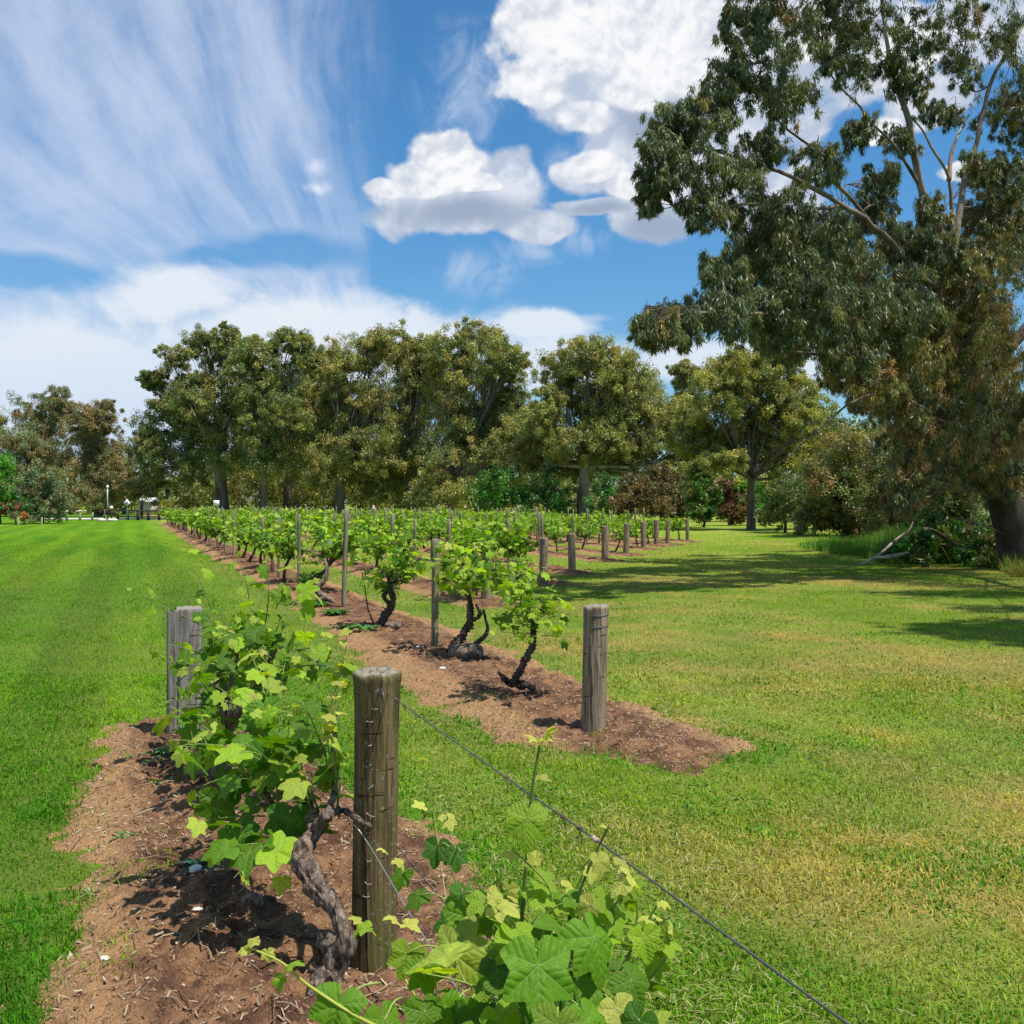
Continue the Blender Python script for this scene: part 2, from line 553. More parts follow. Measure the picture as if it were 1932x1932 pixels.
M['post_slab'] = m_post('weathered_slab_grey', (0.13, 0.115, 0.10), (0.30, 0.27, 0.235), (0.24, 0.21, 0.17), 0.3)
M['stake'] = m_post('stake_wood', (0.11, 0.10, 0.055), (0.27, 0.25, 0.16), (0.15, 0.17, 0.08), 0.4)
M['metal'] = m_simple('dull_wire', (0.13, 0.13, 0.135), 0.5, 0.4, 60.0, 0.6)
M['zinc'] = m_simple('zinc_staple', (0.42, 0.42, 0.42), 0.4, 0.4, 80.0, 0.7)
M['tendril'] = m_simple('dry_tendril', (0.13, 0.075, 0.05), 0.9, 0.3, 80.0)
M['tendril_pale'] = m_simple('pale_tendril', (0.42, 0.34, 0.27), 0.9, 0.3, 80.0)

# ---------------------------------------------------------------- row frame
TH = math.atan((966 - 240) / F)
RD = np.array([-math.sin(TH), math.cos(TH)])      # along the rows
ND = np.array([math.cos(TH), math.sin(TH)])       # across the rows
def pq(p, q): return (p * ND[0] + q * RD[0], p * ND[1] + q * RD[1])
def to_pq(x, y): return (x * ND[0] + y * ND[1], x * RD[0] + y * RD[1])

def poly_sd(x, y, poly):
    x = np.asarray(x, float); y = np.asarray(y, float)
    d = np.full(x.shape, 1e9); inside = np.zeros(x.shape, bool)
    n = len(poly)
    for i in range(n):
        ax, ay = poly[i]; bx, by = poly[(i + 1) % n]
        ex, ey = bx - ax, by - ay
        t = np.clip(((x - ax) * ex + (y - ay) * ey) / (ex * ex + ey * ey + 1e-12), 0, 1)
        d = np.minimum(d, (x - ax - t * ex) ** 2 + (y - ay - t * ey) ** 2)
        c = ((ay > y) != (by > y)) & (x < (bx - ax) * (y - ay) / (by - ay + 1e-12) + ax)
        inside ^= c
    return np.where(inside, 1, -1) * np.sqrt(d)

ROW_POSTS = [(1122, 1395), (917, 1136), (1025, 1100), (1080, 1080), (1142, 1057), (1182, 1047), (1215, 1036), (1239, 1030), (1260, 1027), (1298, 1022)]
Q_END = 88.0
BEDS = []
BEDS.append([gnd(*p)[:2] for p in [(75, 1990), (95, 1880), (120, 1720), (150, 1560), (190, 1440), (205, 1372), (300, 1358), (400, 1362), (520, 1400), (640, 1475),
                                   (760, 1545), (880, 1625), (935, 1700), (960, 1800), (1000, 1990), (1300, 3200), (-600, 3200)]])
b2 = [gnd(*p)[:2] for p in [(1310, 1458), (1180, 1428), (1020, 1402), (940, 1385), (800, 1312), (660, 1215), (560, 1140)]]
b2.append(pq(2.45, 40)); b2.append(pq(2.5, 90)); b2.append(pq(3.7, 90)); b2.append(pq(3.75, 40))
b2 += [gnd(*p)[:2] for p in [(900, 1208), (1080, 1288), (1200, 1338), (1330, 1372), (1425, 1402), (1400, 1440)]]
BEDS.append(b2)
row_info = []
for i, (px, py) in enumerate(ROW_POSTS):
    x, y, _ = gnd(px, py)
    p, q = to_pq(x, y)
    row_info.append((p, q))
    if i > 0:
        BEDS.append([pq(p - 0.5, q - 0.7), pq(p - 0.6, q + 2), pq(p - 0.55, Q_END), pq(p + 0.5, Q_END), pq(p + 0.6, q + 2), pq(p + 0.45, q - 0.7)])

def bed_h(x, y, i):
    sd = poly_sd(x, y, BEDS[i])
    e = (fbm(x * 2.2, y * 2.2, None, 3, 5) - 0.5) * (0.50 if i < 2 else 0.35) + (fbm(x * 9, y * 9, None, 3, 6) - 0.5) * 0.22
    s = sd + e
    if i == 0:    # thin, worn edge near the tips
        hm = 0.075
    else:
        hm = 0.07
    prof = np.where(s > 0, hm * (1 - np.exp(-np.maximum(s, 0) / 0.28)), s * 0.25)
    n1 = (fbm(x * 4.0, y * 4.0, None, 3, 31) - 0.5) * 0.05
    rough_ = 0.45 + 0.9 * sstep(fbm(x * 1.1, y * 1.1, None, 2, 36), 0.35, 0.6)
    n2 = (fbm(x * 13, y * 13, None, 3, 32, 0.6) - 0.45) * 0.075 * rough_
    n3 = (fbm(x * 42, y * 42, None, 2, 33) - 0.5) * 0.022
    amp = sstep(s, -0.05, 0.2)
    return prof + (n1 + n2) * amp + n3 * amp, s

def ground_z(x, y):
    x = np.asarray(x, float); y = np.asarray(y, float)
    z = np.zeros(x.shape)
    for i in range(len(BEDS)):
        xs = [b[0] for b in BEDS[i]]; ys = [b[1] for b in BEDS[i]]
        k = (x > min(xs) - .5) & (x < max(xs) + .5) & (y > min(ys) - .5) & (y < max(ys) + .5)
        if k.any():
            h, s = bed_h(x[k], y[k], i)
            z[k] = np.maximum(z[k], h)
    return z
def gz(x, y): return float(ground_z(np.array([x]), np.array([y]))[0])

def soil_mask(x, y):
    m = np.full(x.shape, -1.0)
    for i in range(len(BEDS)):
        xs = [b[0] for b in BEDS[i]]; ys = [b[1] for b in BEDS[i]]
        k = (x > min(xs) - .5) & (x < max(xs) + .5) & (y > min(ys) - .5) & (y < max(ys) + .5)
        if k.any():
            h, s = bed_h(x[k], y[k], i)
            m[k] = np.maximum(m[k], s)
    return m

# colour of the turf (albedo) by place
def turf_col(x, y):
    p, q = to_pq(x, y)
    n1 = fbm(x * 0.55, y * 0.55, None, 3, 41)
    n2 = fbm(x * 2.3, y * 2.3, None, 3, 42)
    n3 = fbm(p * 1.5, q * 0.16, None, 3, 43)
    lush = np.stack([0.095 + 0 * x, 0.245 + 0 * x, 0.005 + 0 * x], -1)
    lush2 = np.array([0.165, 0.30, 0.008])
    mid = np.array([0.23, 0.33, 0.035])
    dry = np.array([0.40, 0.32, 0.08])
    c = lush + (lush2 - lush) * (sstep(n3, 0.35, 0.65) * 0.8)[:, None]
    right = sstep(p, 1.2, 3.2)
    cr = lush2 * 0.95 + (mid - lush2 * 0.95) * (sstep(n1, 0.3, 0.6))[:, None]
    sweep = fbm((p + 0.35 * q) * 1.3, (q - 0.3 * p) * 0.22, None, 3, 44)
    cr = cr + (dry - cr) * (sstep(sweep * 0.5 + n2 * 0.3 + n1 * 0.35, 0.50, 0.78) * 0.95)[:, None]
    # worn straw coloured patch of the near right lawn
    px_, py_, _ = gnd(1640, 1640)
    w = np.exp(-(((x - px_) / 1.7) ** 2 + ((y - py_) / 0.95) ** 2)) * (0.4 + 1.1 * n2)
    px2, py2, _ = gnd(1800, 1260)
    w = np.maximum(w, 0.75 * np.exp(-(((x - px2) / 3.0) ** 2 + ((y - py2) / 1.3) ** 2)))
    cr = cr + (dry * 1.02 - cr) * (np.clip(w * 1.3 * (0.35 + n2), 0, 0.9))[:, None]
    c = c + (cr - c) * right[:, None]
    dk_ = sstep(fbm(x * 1.1 + 7, y * 1.1, None, 3, 47), 0.5, 0.68) * (0.15 + 0.35 * right)
    c = c * (1 - dk_[:, None] * np.array([0.45, 0.22, 0.2]))
    st_ = sstep(np.sin(p * 4.2 + 1.5 * fbm(p, q * 0.1, None, 2, 48)), -0.4, 0.4) * (1 - right)
    c = c * (0.90 + 0.20 * st_[:, None])
    # between the rows a little dry
    inrow = sstep(p, 4.2, 5.0) * sstep(q, 18, 24) * (1 - sstep(x - 0.17 * y, 1.5, 4))
    c = c + (mid * (1.05, 0.95, 1) - c) * (inrow * 0.6)[:, None]
    # thin yellowish margin of the beds
    return np.clip(c * (0.93 + 0.20 * right)[:, None], 0, 1)

# ---------------------------------------------------------------- ground sheet
def build_ground():
    rad = [0.5]
    while rad[-1] < 14: rad.append(rad[-1] * 1.012)
    while rad[-1] < 130: rad.append(rad[-1] * 1.02)
    while rad[-1] < 6000: rad.append(rad[-1] * 1.12)
    rad = np.array(rad)
    ang = np.concatenate([np.radians(np.arange(-180, -50, 5.0)), np.radians(np.arange(-50, 50, 0.35)), np.radians(np.arange(50, 180, 5.0))])
    R, A = np.meshgrid(rad, ang, indexing='ij')
    X, Y = R * np.sin(A), R * np.cos(A)
    Z = (fbm(X * 1.5, Y * 1.5, None, 3, 50) - 0.5) * 0.012
    Z -= 0.012
    nA = len(ang)
    i = np.arange(len(rad) - 1)[:, None] * nA
    j = np.arange(nA)[None, :]; k = (j + 1) % nA
    Q = np.stack([i + j, i + nA + j, i + nA + k, i + k], -1).reshape(-1, 4)
    V = np.stack([X, Y, Z], -1).reshape(-1, 3)
    V = np.vstack([V, [[0, 0, -0.01]]])
    tri = np.stack([np.full(nA, len(V) - 1), np.arange(nA), (np.arange(nA) + 1) % nA], -1)
    c = turf_col(V[:, 0], V[:, 1])
    me = mesh_np('ground', V, [Q, tri], c, None, True)
    m, n, b = mat_base('turf_ground', 0.95, 0.1)
    pos = geom_pos(n)
    cc = n.attr('Col')
    nz = n.noise(pos, 30.0, 6.0, 0.65)
    nz2 = n.noise(pos, 2.0, 5.0, 0.6)
    px_, py_, _z = n.xyz(pos)
    dist = n.m('SQRT', px_ * px_ + py_ * py_)
    near = n.step(dist, 60.0, 8.0)
    base = n.mix(1.0, cc, n.mix(nz, (0.40, 0.45, 0.45), (1.12, 1.08, 1.1)), 'MULTIPLY')
    base = n.mix(1.0, base, n.mix(nz2, (0.8, 0.85, 0.8), (1.12, 1.08, 1.1)), 'MULTIPLY')
    thatch = n.mix(nz, (0.035, 0.035, 0.012), (0.20, 0.15, 0.06))
    c_ = n.mix(near * 0.5, base, thatch)
    n.put(b.inputs['Base Color'], c_)
    n.put(b.inputs['Normal'], n.bump(n.noise(pos, 14.0, 5.0, 0.7), 0.6, 0.05))
    o = link('ground', me, m)
    tag(o, kind='structure')
build_ground()

# ---------------------------------------------------------------- soil beds
def m_soil():
    m, n, b = mat_base('garden_soil', 0.96, 0.1)
    pos = geom_pos(n)
    a = n.noise(pos, 2.2, 4.0, 0.55)
    f = n.noise(pos, 38.0, 6.0, 0.7)
    g = n.voro(pos, 90.0)
    px_, py_, pz_ = n.xyz(pos)
    mul = n.xyz(n.attr('Col'))[0]
    tan = n.mix(a, (0.37, 0.222, 0.108), (0.27, 0.150, 0.072))
    mulch = n.mix(n.step(n.noise(pos, 7.0, 5.0, 0.6), 0.36, 0.64), (0.25, 0.135, 0.070), (0.095, 0.048, 0.030))
    c = n.mix(n.step(mul + (n.noise(pos, 5.0, 5.0, 0.65) - 0.5) * 1.1, 0.25, 0.75), tan, mulch)
    c = n.mix(1.0, c, n.mix(f, (0.40, 0.38, 0.37), (1.55, 1.55, 1.55)), 'MULTIPLY')
    c = n.mix(n.step(n.noise(pos, 130.0, 2.0), 0.66, 0.72) * 0.6, c, (0.55, 0.42, 0.27))
    n.put(b.inputs['Base Color'], c)
    n.put(b.inputs['Normal'], n.bump(f + g * 0.5 + n.noise(pos, 14.0, 4.0, 0.6) * 1.5, 0.9, 0.022))
    return m
M['soil'] = m_soil()

def build_bed(i):
    P_ = np.array([to_pq(*b) for b in BEDS[i]])
    if i == 0:
        p = np.arange(P_[:, 0].min() - .3, P_[:, 0].max() + .3, 0.017)
        q = np.arange(1.2, 8.6, 0.02)
        p = p[(p > -2.2) & (p < 2.6)]
    elif i == 1:
        p = np.arange(1.9, 5.8, 0.03)
        q = [4.8]
        while q[-1] < 91: q.append(q[-1] + max(0.03, (q[-1] - 4) * 0.0035))
        q = np.array(q)
    else:
        p = np.linspace(P_[:, 0].min() - .35, P_[:, 0].max() + .35, 26)
        q = [P_[:, 1].min() - .4]
        while q[-1] < Q_END + .4: q.append(q[-1] + max(0.06, q[-1] * 0.004))
        q = np.array(q)
    Pm, Qm = np.meshgrid(p, q, indexing='ij')
    X = Pm * ND[0] + Qm * RD[0]; Y = Pm * ND[1] + Qm * RD[1]
    h, s = bed_h(X, Y, i)
    h = np.maximum(h, -0.06)
    nq = len(q)
    a = np.arange(len(p) - 1)[:, None] * nq + np.arange(nq - 1)[None, :]
    Q = np.stack([a, a + nq, a + nq + 1, a + 1], -1).reshape(-1, 4)
    keep = (s.ravel()[Q] > -0.22).any(1)
    Q = Q[keep]
    used = np.unique(Q)
    remap = np.full(X.size, -1); remap[used] = np.arange(len(used))
    V = np.stack([X, Y, h], -1).reshape(-1, 3)[used]
    pv, qv = to_pq(V[:, 0], V[:, 1])
    if i == 0: mv = np.exp(-((pv - 0.70) / 0.75) ** 4)
    elif i == 1: mv = np.exp(-((pv - 3.25) / 0.52) ** 4)
    else: mv = np.exp(-((pv - pv.mean()) / 0.42) ** 4)
    o = link('soil_bed', mesh_np('soil_bed', V, remap[Q], np.stack([mv] * 3, -1), None, True), M['soil'])
    tag(o, kind='structure')
for i in range(len(BEDS)):
    build_bed(i)

# ---------------------------------------------------------------- grass
def blades(x, y, z, L, Wd, lean, az_, col, bent=True):
    """bent blade = 5 verts, 1 quad + 1 tri; returns V, faces, colours"""
    n = len(x)
    dirx, diry = np.cos(az_), np.sin(az_)
    sx, sy = -diry, dirx
    base = np.stack([x, y, z], -1)
    side = np.stack([sx, sy, np.zeros(n)], -1) * (Wd / 2)[:, None]
    ld = np.stack([dirx, diry, np.zeros(n)], -1)
    up = np.array([0, 0, 1.0])
    l1 = np.minimum(lean * 0.6, 1.35)
    mid = base + up * (L * 0.6 * np.cos(l1))[:, None] + ld * (L * 0.6 * np.sin(l1))[:, None]
    l2 = np.minimum(lean * 1.1, 1.9)
    tip = mid + up * (L * 0.4 * np.cos(l2))[:, None] + ld * (L * 0.4 * np.sin(l2))[:, None]
    if bent:
        V = np.stack([base - side, base + side, mid + side * .8, mid - side * .8, tip], 1).reshape(-1, 3)
        b = np.arange(n)[:, None] * 5
        F1 = np.concatenate([b, b + 1, b + 2, b + 3], 1)
        F2 = np.concatenate([b + 3, b + 2, b + 4], 1)
        C = np.repeat(col, 5, 0)
        return V, F1, F2, C
    V = np.stack([base - side, base + side, tip], 1).reshape(-1, 3)
    b = np.arange(n)[:, None] * 3
    return V, None, np.concatenate([b, b + 1, b + 2], 1), np.repeat(col, 3, 0)

def build_grass():
    rng = np.random.default_rng(3)
    Vs, F4, F3, Cs = [], [], [], []
    off = 0
    bands = [(2.9, 4, True), (4, 5.5, True), (5.5, 7.5, True), (7.5, 10, True), (10, 14, False), (14, 20, False), (20, 28, False), (28, 40, False), (40, 62, False)]
    for (d0, d1, bent) in bands:
        dm = (d0 + d1) / 2
        dens = 13500 * min(1, (4 / dm)) ** 1.5
        w1 = 0.64
        area = w1 * (d1 ** 2 - d0 ** 2)
        N = int(dens * area)
        y = np.sqrt(rng.uniform(d0 ** 2, d1 ** 2, N))
        x = rng.uniform(-w1, w1, N) * y
        s = soil_mask(x, y)
        keep = s < rng.normal(0.0, 0.05, N)
        thin = (s > -0.35) & (s < 0.05)
        keep &= ~(thin & (rng.random(N) < 0.3))
        clump = fbm(x * 5, y * 5, None, 2, 71)
        keep |= (s > 0) & (s < 0.6) & (clump + 0.25 * (0.35 - s) > 0.66) & (rng.random(N) < 0.45)
        keep &= rng.random(N) < np.clip((62 - y) / 24, 0, 1)
        x, y, s, clump = x[keep], y[keep], s[keep], clump[keep]
        n = len(x)
        p, q = to_pq(x, y)
        left = 1 - sstep(p, 0.3, 1.5)
        lenf = fbm(x * 3, y * 3, None, 2, 72)
        k = (max(dm, 4) / 4)
        L = rng.uniform(0.018, 0.043, n) * (0.65 + 0.8 * lenf) * k ** 0.10
        # longer, darker fringe beside the beds
        fringe = (s > -0.28) & (s < 0.03) & (fbm(x * 1.3, y * 1.3, None, 2, 75) > 0.5)
        L = np.where(fringe, L * 1.5, L)
        Wd = rng.uniform(0.003, 0.0068, n) * k ** 0.55
        lean = np.abs(rng.normal(1.25, 0.6, n))
        az_ = rng.uniform(0, 2 * PI, n)
        c = turf_col(x, y)
        br = rng.uniform(0.55, 1.5, n) * (0.8 + 0.4 * fbm(x * 7, y * 7, None, 2, 79))
        c = c * br[:, None]
        straw = rng.random(n) < (0.05 + 0.15 * (1 - left))
        c[straw] = np.array([0.40, 0.33, 0.13]) * rng.uniform(0.7, 1.2, (straw.sum(), 1))
        c[fringe & ~straw] *= (0.62, 0.86, 0.7)
        lean = np.where(straw, 2.2, lean)
        wd = (rng.random(n) < 0.42 * sstep(fbm(x * 1.7 + 31, y * 1.7, None, 4, 91, 0.6), 0.42, 0.78) + 0.04) & (p > 0.2)
        Wd = np.where(wd, Wd * 2.3, Wd); L = np.where(wd, L * 0.8, L); c[wd] = np.array([0.10, 0.23, 0.02]) * rng.uniform(0.7, 1.4, (wd.sum(), 1))
        z = ground_z(x, y) - 0.016
        V, a4, a3, C = blades(x, y, z, L, Wd, lean, az_, c, bent)
        if a4 is not None: F4.append(a4 + off)
        F3.append(a3 + off)
        off += len(V)
        Vs.append(V); Cs.append(C)
    me = mesh_np('lawn_grass', np.concatenate(Vs), [np.concatenate(F4), np.concatenate(F3)], np.concatenate(Cs))
    o = link('lawn_grass', me, M['grass'])
    tag(o, 'short mown lawn grass growing over the ground', 'grass', kind='stuff')
build_grass()

def build_clippings():
    """dry clippings lying on the right hand lawn, leaf litter and bark chips on the beds"""
    rng = np.random.default_rng(5)
    g = Geo()
    N = 70000
    y = np.sqrt(rng.uniform(2.9 ** 2, 17 ** 2, N)) ; y = 2.9 + (y - 2.9) * rng.uniform(0.3, 1, N)
    x = rng.uniform(-0.62, 0.62, N) * y
    s = soil_mask(x, y)
    k = s > -0.02
    x, y = x[k], y[k]
    n = len(x)
    z = ground_z(x, y) + 0.003
    az_ = rng.uniform(0, PI, n)
    L = rng.uniform(0.006, 0.036, n) ; Wd = rng.uniform(0.0015, 0.006, n) * np.where(rng.random(n) < 0.15, 2, 1)
    tilt = rng.normal(0, 0.35, n)
    pal = 0.62 * np.array([(0.50, 0.36, 0.22), (0.30, 0.19, 0.11), (0.16, 0.09, 0.06), (0.42, 0.31, 0.20), (0.58, 0.47, 0.32)])
    c = pal[rng.integers(0, 5, n)] * rng.uniform(0.7, 1.15, (n, 1))
    d = np.stack([np.cos(az_) * np.cos(tilt), np.sin(az_) * np.cos(tilt), np.sin(tilt)], -1) * (L / 2)[:, None]
    w = np.stack([-np.sin(az_), np.cos(az_), rng.normal(0, .4, n)], -1) * (Wd / 2)[:, None]
    b = np.stack([x, y, z + np.abs(np.sin(tilt)) * L / 2], -1)
    t = np.array([0, 0, 0.003])
    V = np.stack([b - d - w, b + d - w, b + d + w, b - d + w, b + t], 1).reshape(-1, 3)
    i = np.arange(n)[:, None] * 5
    Fq = [np.concatenate([i + a, i + a2, i + 4], 1) for a, a2 in ((0, 1), (1, 2), (2, 3), (3, 0))]
    g.add(V, [np.concatenate(Fq)], np.repeat(c, 5, 0))
    # little stalks
    for _ in range(900):
        yy = rng.uniform(3.0, 13.0); xx = rng.uniform(-0.6, 0.45) * yy
        if soil_mask(np.array([xx]), np.array([yy]))[0] < 0.05: continue
        a = rng.uniform(0, PI); l = rng.uniform(0.04, 0.2)
        pts = []
        for t_ in (-0.5, -0.1, 0.25, 0.5):
            X_ = xx + math.cos(a) * l * t_ + rng.normal(0, 0.006); Y_ = yy + math.sin(a) * l * t_ + rng.normal(0, 0.006)
            pts.append((X_, Y_, gz(X_, Y_) + 0.008 + rng.uniform(0, .008)))
        tube(g, smooth_path(pts, 6), rng.uniform(0.0012, 0.0032), 4, pal[rng.integers(0, 5)] * 0.9)
    m, nn, bb = mat_base('dry_litter', 0.9, 0.15)
    nn.put(bb.inputs['Base Color'], nn.attr('Col'))
    o = link('leaf_litter', g.mesh('leaf_litter', False), m)
    tag(o, 'dry bark chips, stalks and leaf litter strewn over the soil beds', 'litter', kind='stuff')
    g2 = Geo()
    N = 16000
    y = 3.0 + rng.uniform(0, 1, N) ** 1.3 * 14
    x = rng.uniform(-0.1, 0.62, N) * y
    s = soil_mask(x, y)
    p, q = to_pq(x, y)
    sweep = fbm((p + 0.35 * q) * 1.3, (q - 0.3 * p) * 0.22, None, 3, 44)
    k = (s < -0.05) & (p > 0.9) & (sweep + rng.normal(0, .06, N) > 0.50)
    x, y = x[k], y[k]; n = len(x)
    c = np.array([(0.46, 0.40, 0.20)]) * rng.uniform(0.7, 1.2, (n, 1))
    V, a4, a3, C = blades(x, y, np.full(n, 0.026) + rng.uniform(-.008, .012, n), rng.uniform(0.03, 0.075, n), rng.uniform(0.002, 0.004, n) * (1 + y * .06),
                          np.full(n, 2.4), rng.uniform(0, 2 * PI, n), c, True)
    me = mesh_np('grass_clippings', V, [a4, a3], C)
    tag(link('grass_clippings', me, M['grass']), 'pale dry grass clippings lying on the mown lawn', 'clippings', kind='stuff')
build_clippings()

# ---------------------------------------------------------------- posts
def post(px, py, height, radius, mat, label, group=None, top=0.0, segs=40, rows=70, slab=None, lean=(0, 0), seed=0, name='wooden_post', flare=0.0, parts=True):
    x, y, _ = gnd(px, py)
    y += radius
    z0 = gz(x, y) if y < 40 else 0.03
    t = empty(name, label, 'post', group, (x, y, z0))
    g = Geo()
    a = np.linspace(0, 2 * PI, segs, endpoint=False)
    zz = np.concatenate([np.linspace(-0.25, height * 0.97, rows), [height * 0.985, height * 0.996]])
    A, Z = np.meshgrid(a, zz)
    prof = 1 + flare * np.exp(-(height - Z) / 0.05) + 0.04 * np.exp(-np.maximum(Z, 0) / 0.15)
    end = np.ones_like(zz); end[-2] = 0.985; end[-1] = 0.93
    R = radius * prof * end[:, None]
    R = R * (1 + 0.11 * (fbm(np.cos(A) * 3 + seed, np.sin(A) * 3, Z * 1.2, 3, seed) - 0.5)
             + 0.05 * (fbm(np.cos(A) * 9 + seed, np.sin(A) * 9, Z * 1.0, 3, seed + 3) - 0.5))
    crack = np.minimum.reduce([np.abs(((A - c0 - 0.12 * np.sin(Z * 3 + c0) + PI) % (2 * PI)) - PI) for c0 in (4.75 + seed * .3, 0.6 + seed, 2.9)])
    R = R - radius * 0.10 * np.exp(-(crack / 0.05) ** 2)
    X = np.cos(A) * R; Y = np.sin(A) * R
    if slab:
        ex, ey, rot = slab
        k = 0.28
        X = np.sign(np.cos(A)) * np.abs(np.cos(A)) ** k * ex * (R / radius)
        Y = np.sign(np.sin(A)) * np.abs(np.sin(A)) ** k * ey * (R / radius)
        X, Y = X * math.cos(rot) - Y * math.sin(rot), X * math.sin(rot) + Y * math.cos(rot)
    tz = Z.copy()
    top_n = (fbm(X * 30 + seed, Y * 30, None, 3, seed + 9) - 0.5)
    tz[-1] += top_n[-1] * 0.022 + top * X[-1]
    tz[-2] += top_n[-2] * 0.02 + top * X[-2]
    tz[-3] += top_n[-3] * 0.012 + top * X[-3]
    X = X + lean[0] * Z; Y = Y + lean[1] * Z
    V = [np.stack([X, Y, tz], -1).reshape(-1, 3)]
    nr = len(zz)
    i = np.arange(nr - 1)[:, None] * segs; j = np.arange(segs)[None, :]; k = (j + 1) % segs
    Q = [np.stack([i + j, i + k, i + segs + k, i + segs + j], -1).reshape(-1, 4)]
    # weathered end grain: rings towards the centre
    base = nr * segs; prev = (nr - 1) * segs
    cx, cy = X[-1].mean(), Y[-1].mean()
    for f in (0.8, 0.55, 0.3):
        rx = cx + (X[-1] - cx) * f; ry = cy + (Y[-1] - cy) * f
        rz = height * 0.998 + 0.004 + (fbm(rx * 60 + seed, ry * 60, None, 3, seed + 9) - 0.5) * 0.024 + top * rx
        V.append(np.stack([rx, ry, rz], -1))
        jj = np.arange(segs); kk = (jj + 1) % segs
        Q.append(np.stack([prev + jj, prev + kk, base + kk, base + jj], -1))
        prev = base; base += segs
    V.append(np.array([[cx, cy, height * 0.998]]))
    tri = np.stack([prev + jj, prev + kk, np.full(segs, base)], -1)
    g.add(np.vstack(V), [np.concatenate(Q), tri])
    link('shaft', g.mesh('post_shaft', True), mat, t)
    return t

front = post(700, 1862, 1.0, 0.077, M['post_moss'], 'thick round mossy brown foreground post, closest to the camera, a wire over its top', seed=2, flare=0.17, segs=64, rows=120, lean=(0.012, 0.0))
def staple(parent, ang, z, r, w=0.028, rot=0.0):
    w = random.uniform(0.008, 0.026); rot += random.uniform(-.5, .7); ang += random.uniform(-.06, .06); z += random.uniform(-.02, .02)
    g = Geo()
    pts = []
    for s_, out in ((-1, -0.004), (-1, 0.006), (0, 0.010), (1, 0.006), (1, -0.004)):
        a = ang + s_ * (w / 2 / r) * math.cos(rot)
        rr_ = r + out
        pts.append((math.cos(a) * rr_, math.sin(a) * rr_, z + s_ * w / 2 * math.sin(rot)))
    tube(g, smooth_path(pts, 10), 0.0017, 6)
    link('staple', g.mesh('staple'), M['staple'], parent)
M['staple'] = m_simple('old_staple', (0.26, 0.23, 0.19), 0.7, 0.5, 120.0, 0.2)
for z_, a_, ro in ((0.90, 4.72, .3), (0.84, 4.60, 0), (0.775, 4.62, .2), (0.70, 4.56, 0), (0.62, 4.60, .1), (0.53, 4.58, 0), (0.45, 4.55, .3), (0.37, 4.57, 0), (0.30, 4.60, .1), (0.24, 4.5, 0)):
    staple(front, a_ + 0.012 / 0.077 * z_, z_, 0.079, rot=ro)
post(340, 1402, 0.86, 0.11, M['post_slab'], 'squared grey slab post at the far end of the nearest bed, half under leaves', seed=5, slab=(0.115, 0.075, 0.15))
end2 = post(1122, 1394, 0.87, 0.086, M['post_grey'], 'round weathered grey post with wound wire, at the near end of the second bed', seed=9, top=0.04, lean=(0.02, 0.0), segs=56, rows=100, flare=0.05)
def wire_wrap(parent, z, r, turns=1, lean=(0.02, 0)):
    g = Geo()
    t = np.linspace(0, 2 * PI * turns, 40 * turns)
    pts = np.stack([np.cos(t) * r + lean[0] * z, np.sin(t) * r, z + 0.004 * t / PI + 0.003 * np.sin(t * 1.5)], -1)
    tube(g, pts, 0.0016, 6)
    link('wire_wrap', g.mesh('wire_wrap'), M['metal'], parent)
wire_wrap(end2, 0.795, 0.0905, 2); wire_wrap(end2, 0.715, 0.089, 2)
ORD = ['first', 'second', 'third', 'fourth', 'fifth', 'sixth', 'seventh', 'eighth', 'ninth', 'tenth', 'eleventh', 'twelfth', 'thirteenth', 'fourteenth', 'fifteenth',
       'sixteenth', 'seventeenth', 'eighteenth', 'nineteenth', 'twentieth', 'twenty-first', 'twenty-second', 'twenty-third', 'twenty-fourth', 'twenty-fifth', 'twenty-sixth',
       'twenty-seventh', 'twenty-eighth', 'twenty-ninth', 'thirtieth', 'thirty-first', 'thirty-second', 'thirty-third', 'thirty-fourth', 'thirty-fifth', 'thirty-sixth']
plook = ['grey pale-topped post showing between vine leaves', 'pale round post standing in sun before the tree shade', 'dark shaded post leaning slightly', 'dark broad post in dappled shade', 'pale sunlit post at the lawn edge',
         'slim brown post at the lawn edge', 'dark brown post at the lawn edge', 'short brown post near the far lawn', 'short grey post farthest along the row ends']
prad = [0.085, 0.085, 0.09, 0.10, 0.10, 0.095, 0.10, 0.09, 0.08]
for i, (px, py) in enumerate(ROW_POSTS[1:]):
    post(px, py, 0.88 if i < 3 else 0.95, prad[i], M['post_grey'], f'{plook[i]}, end of the {ORD[i + 2]} row', 'end posts of the vine rows',
         seed=20 + i, segs=24, rows=24, lean=(0.03 * math.sin(i * 2.1), 0), top=0.05 * math.sin(i))

# ---------------------------------------------------------------- grape leaves
def leaf_outline(phi, teeth=True):
    k = np.radians([0, 14, 27, 40, 53, 66, 82, 96, 110, 126, 145, 162, 174, 180])
    r = np.array([1.05, 0.90, 0.66, 0.76, 0.94, 0.80, 0.60, 0.70, 0.82, 0.72, 0.64, 0.56, 0.36, 0.05])
    a = np.abs(phi)
    R = np.interp(a, k, r)
    if teeth:
        s = (a * 57.3 / 8.2) % 1.0
        R = R * (1 + 0.13 * (1 - np.abs(2 * s - 1)) ** 1.2 - 0.05)
    return R

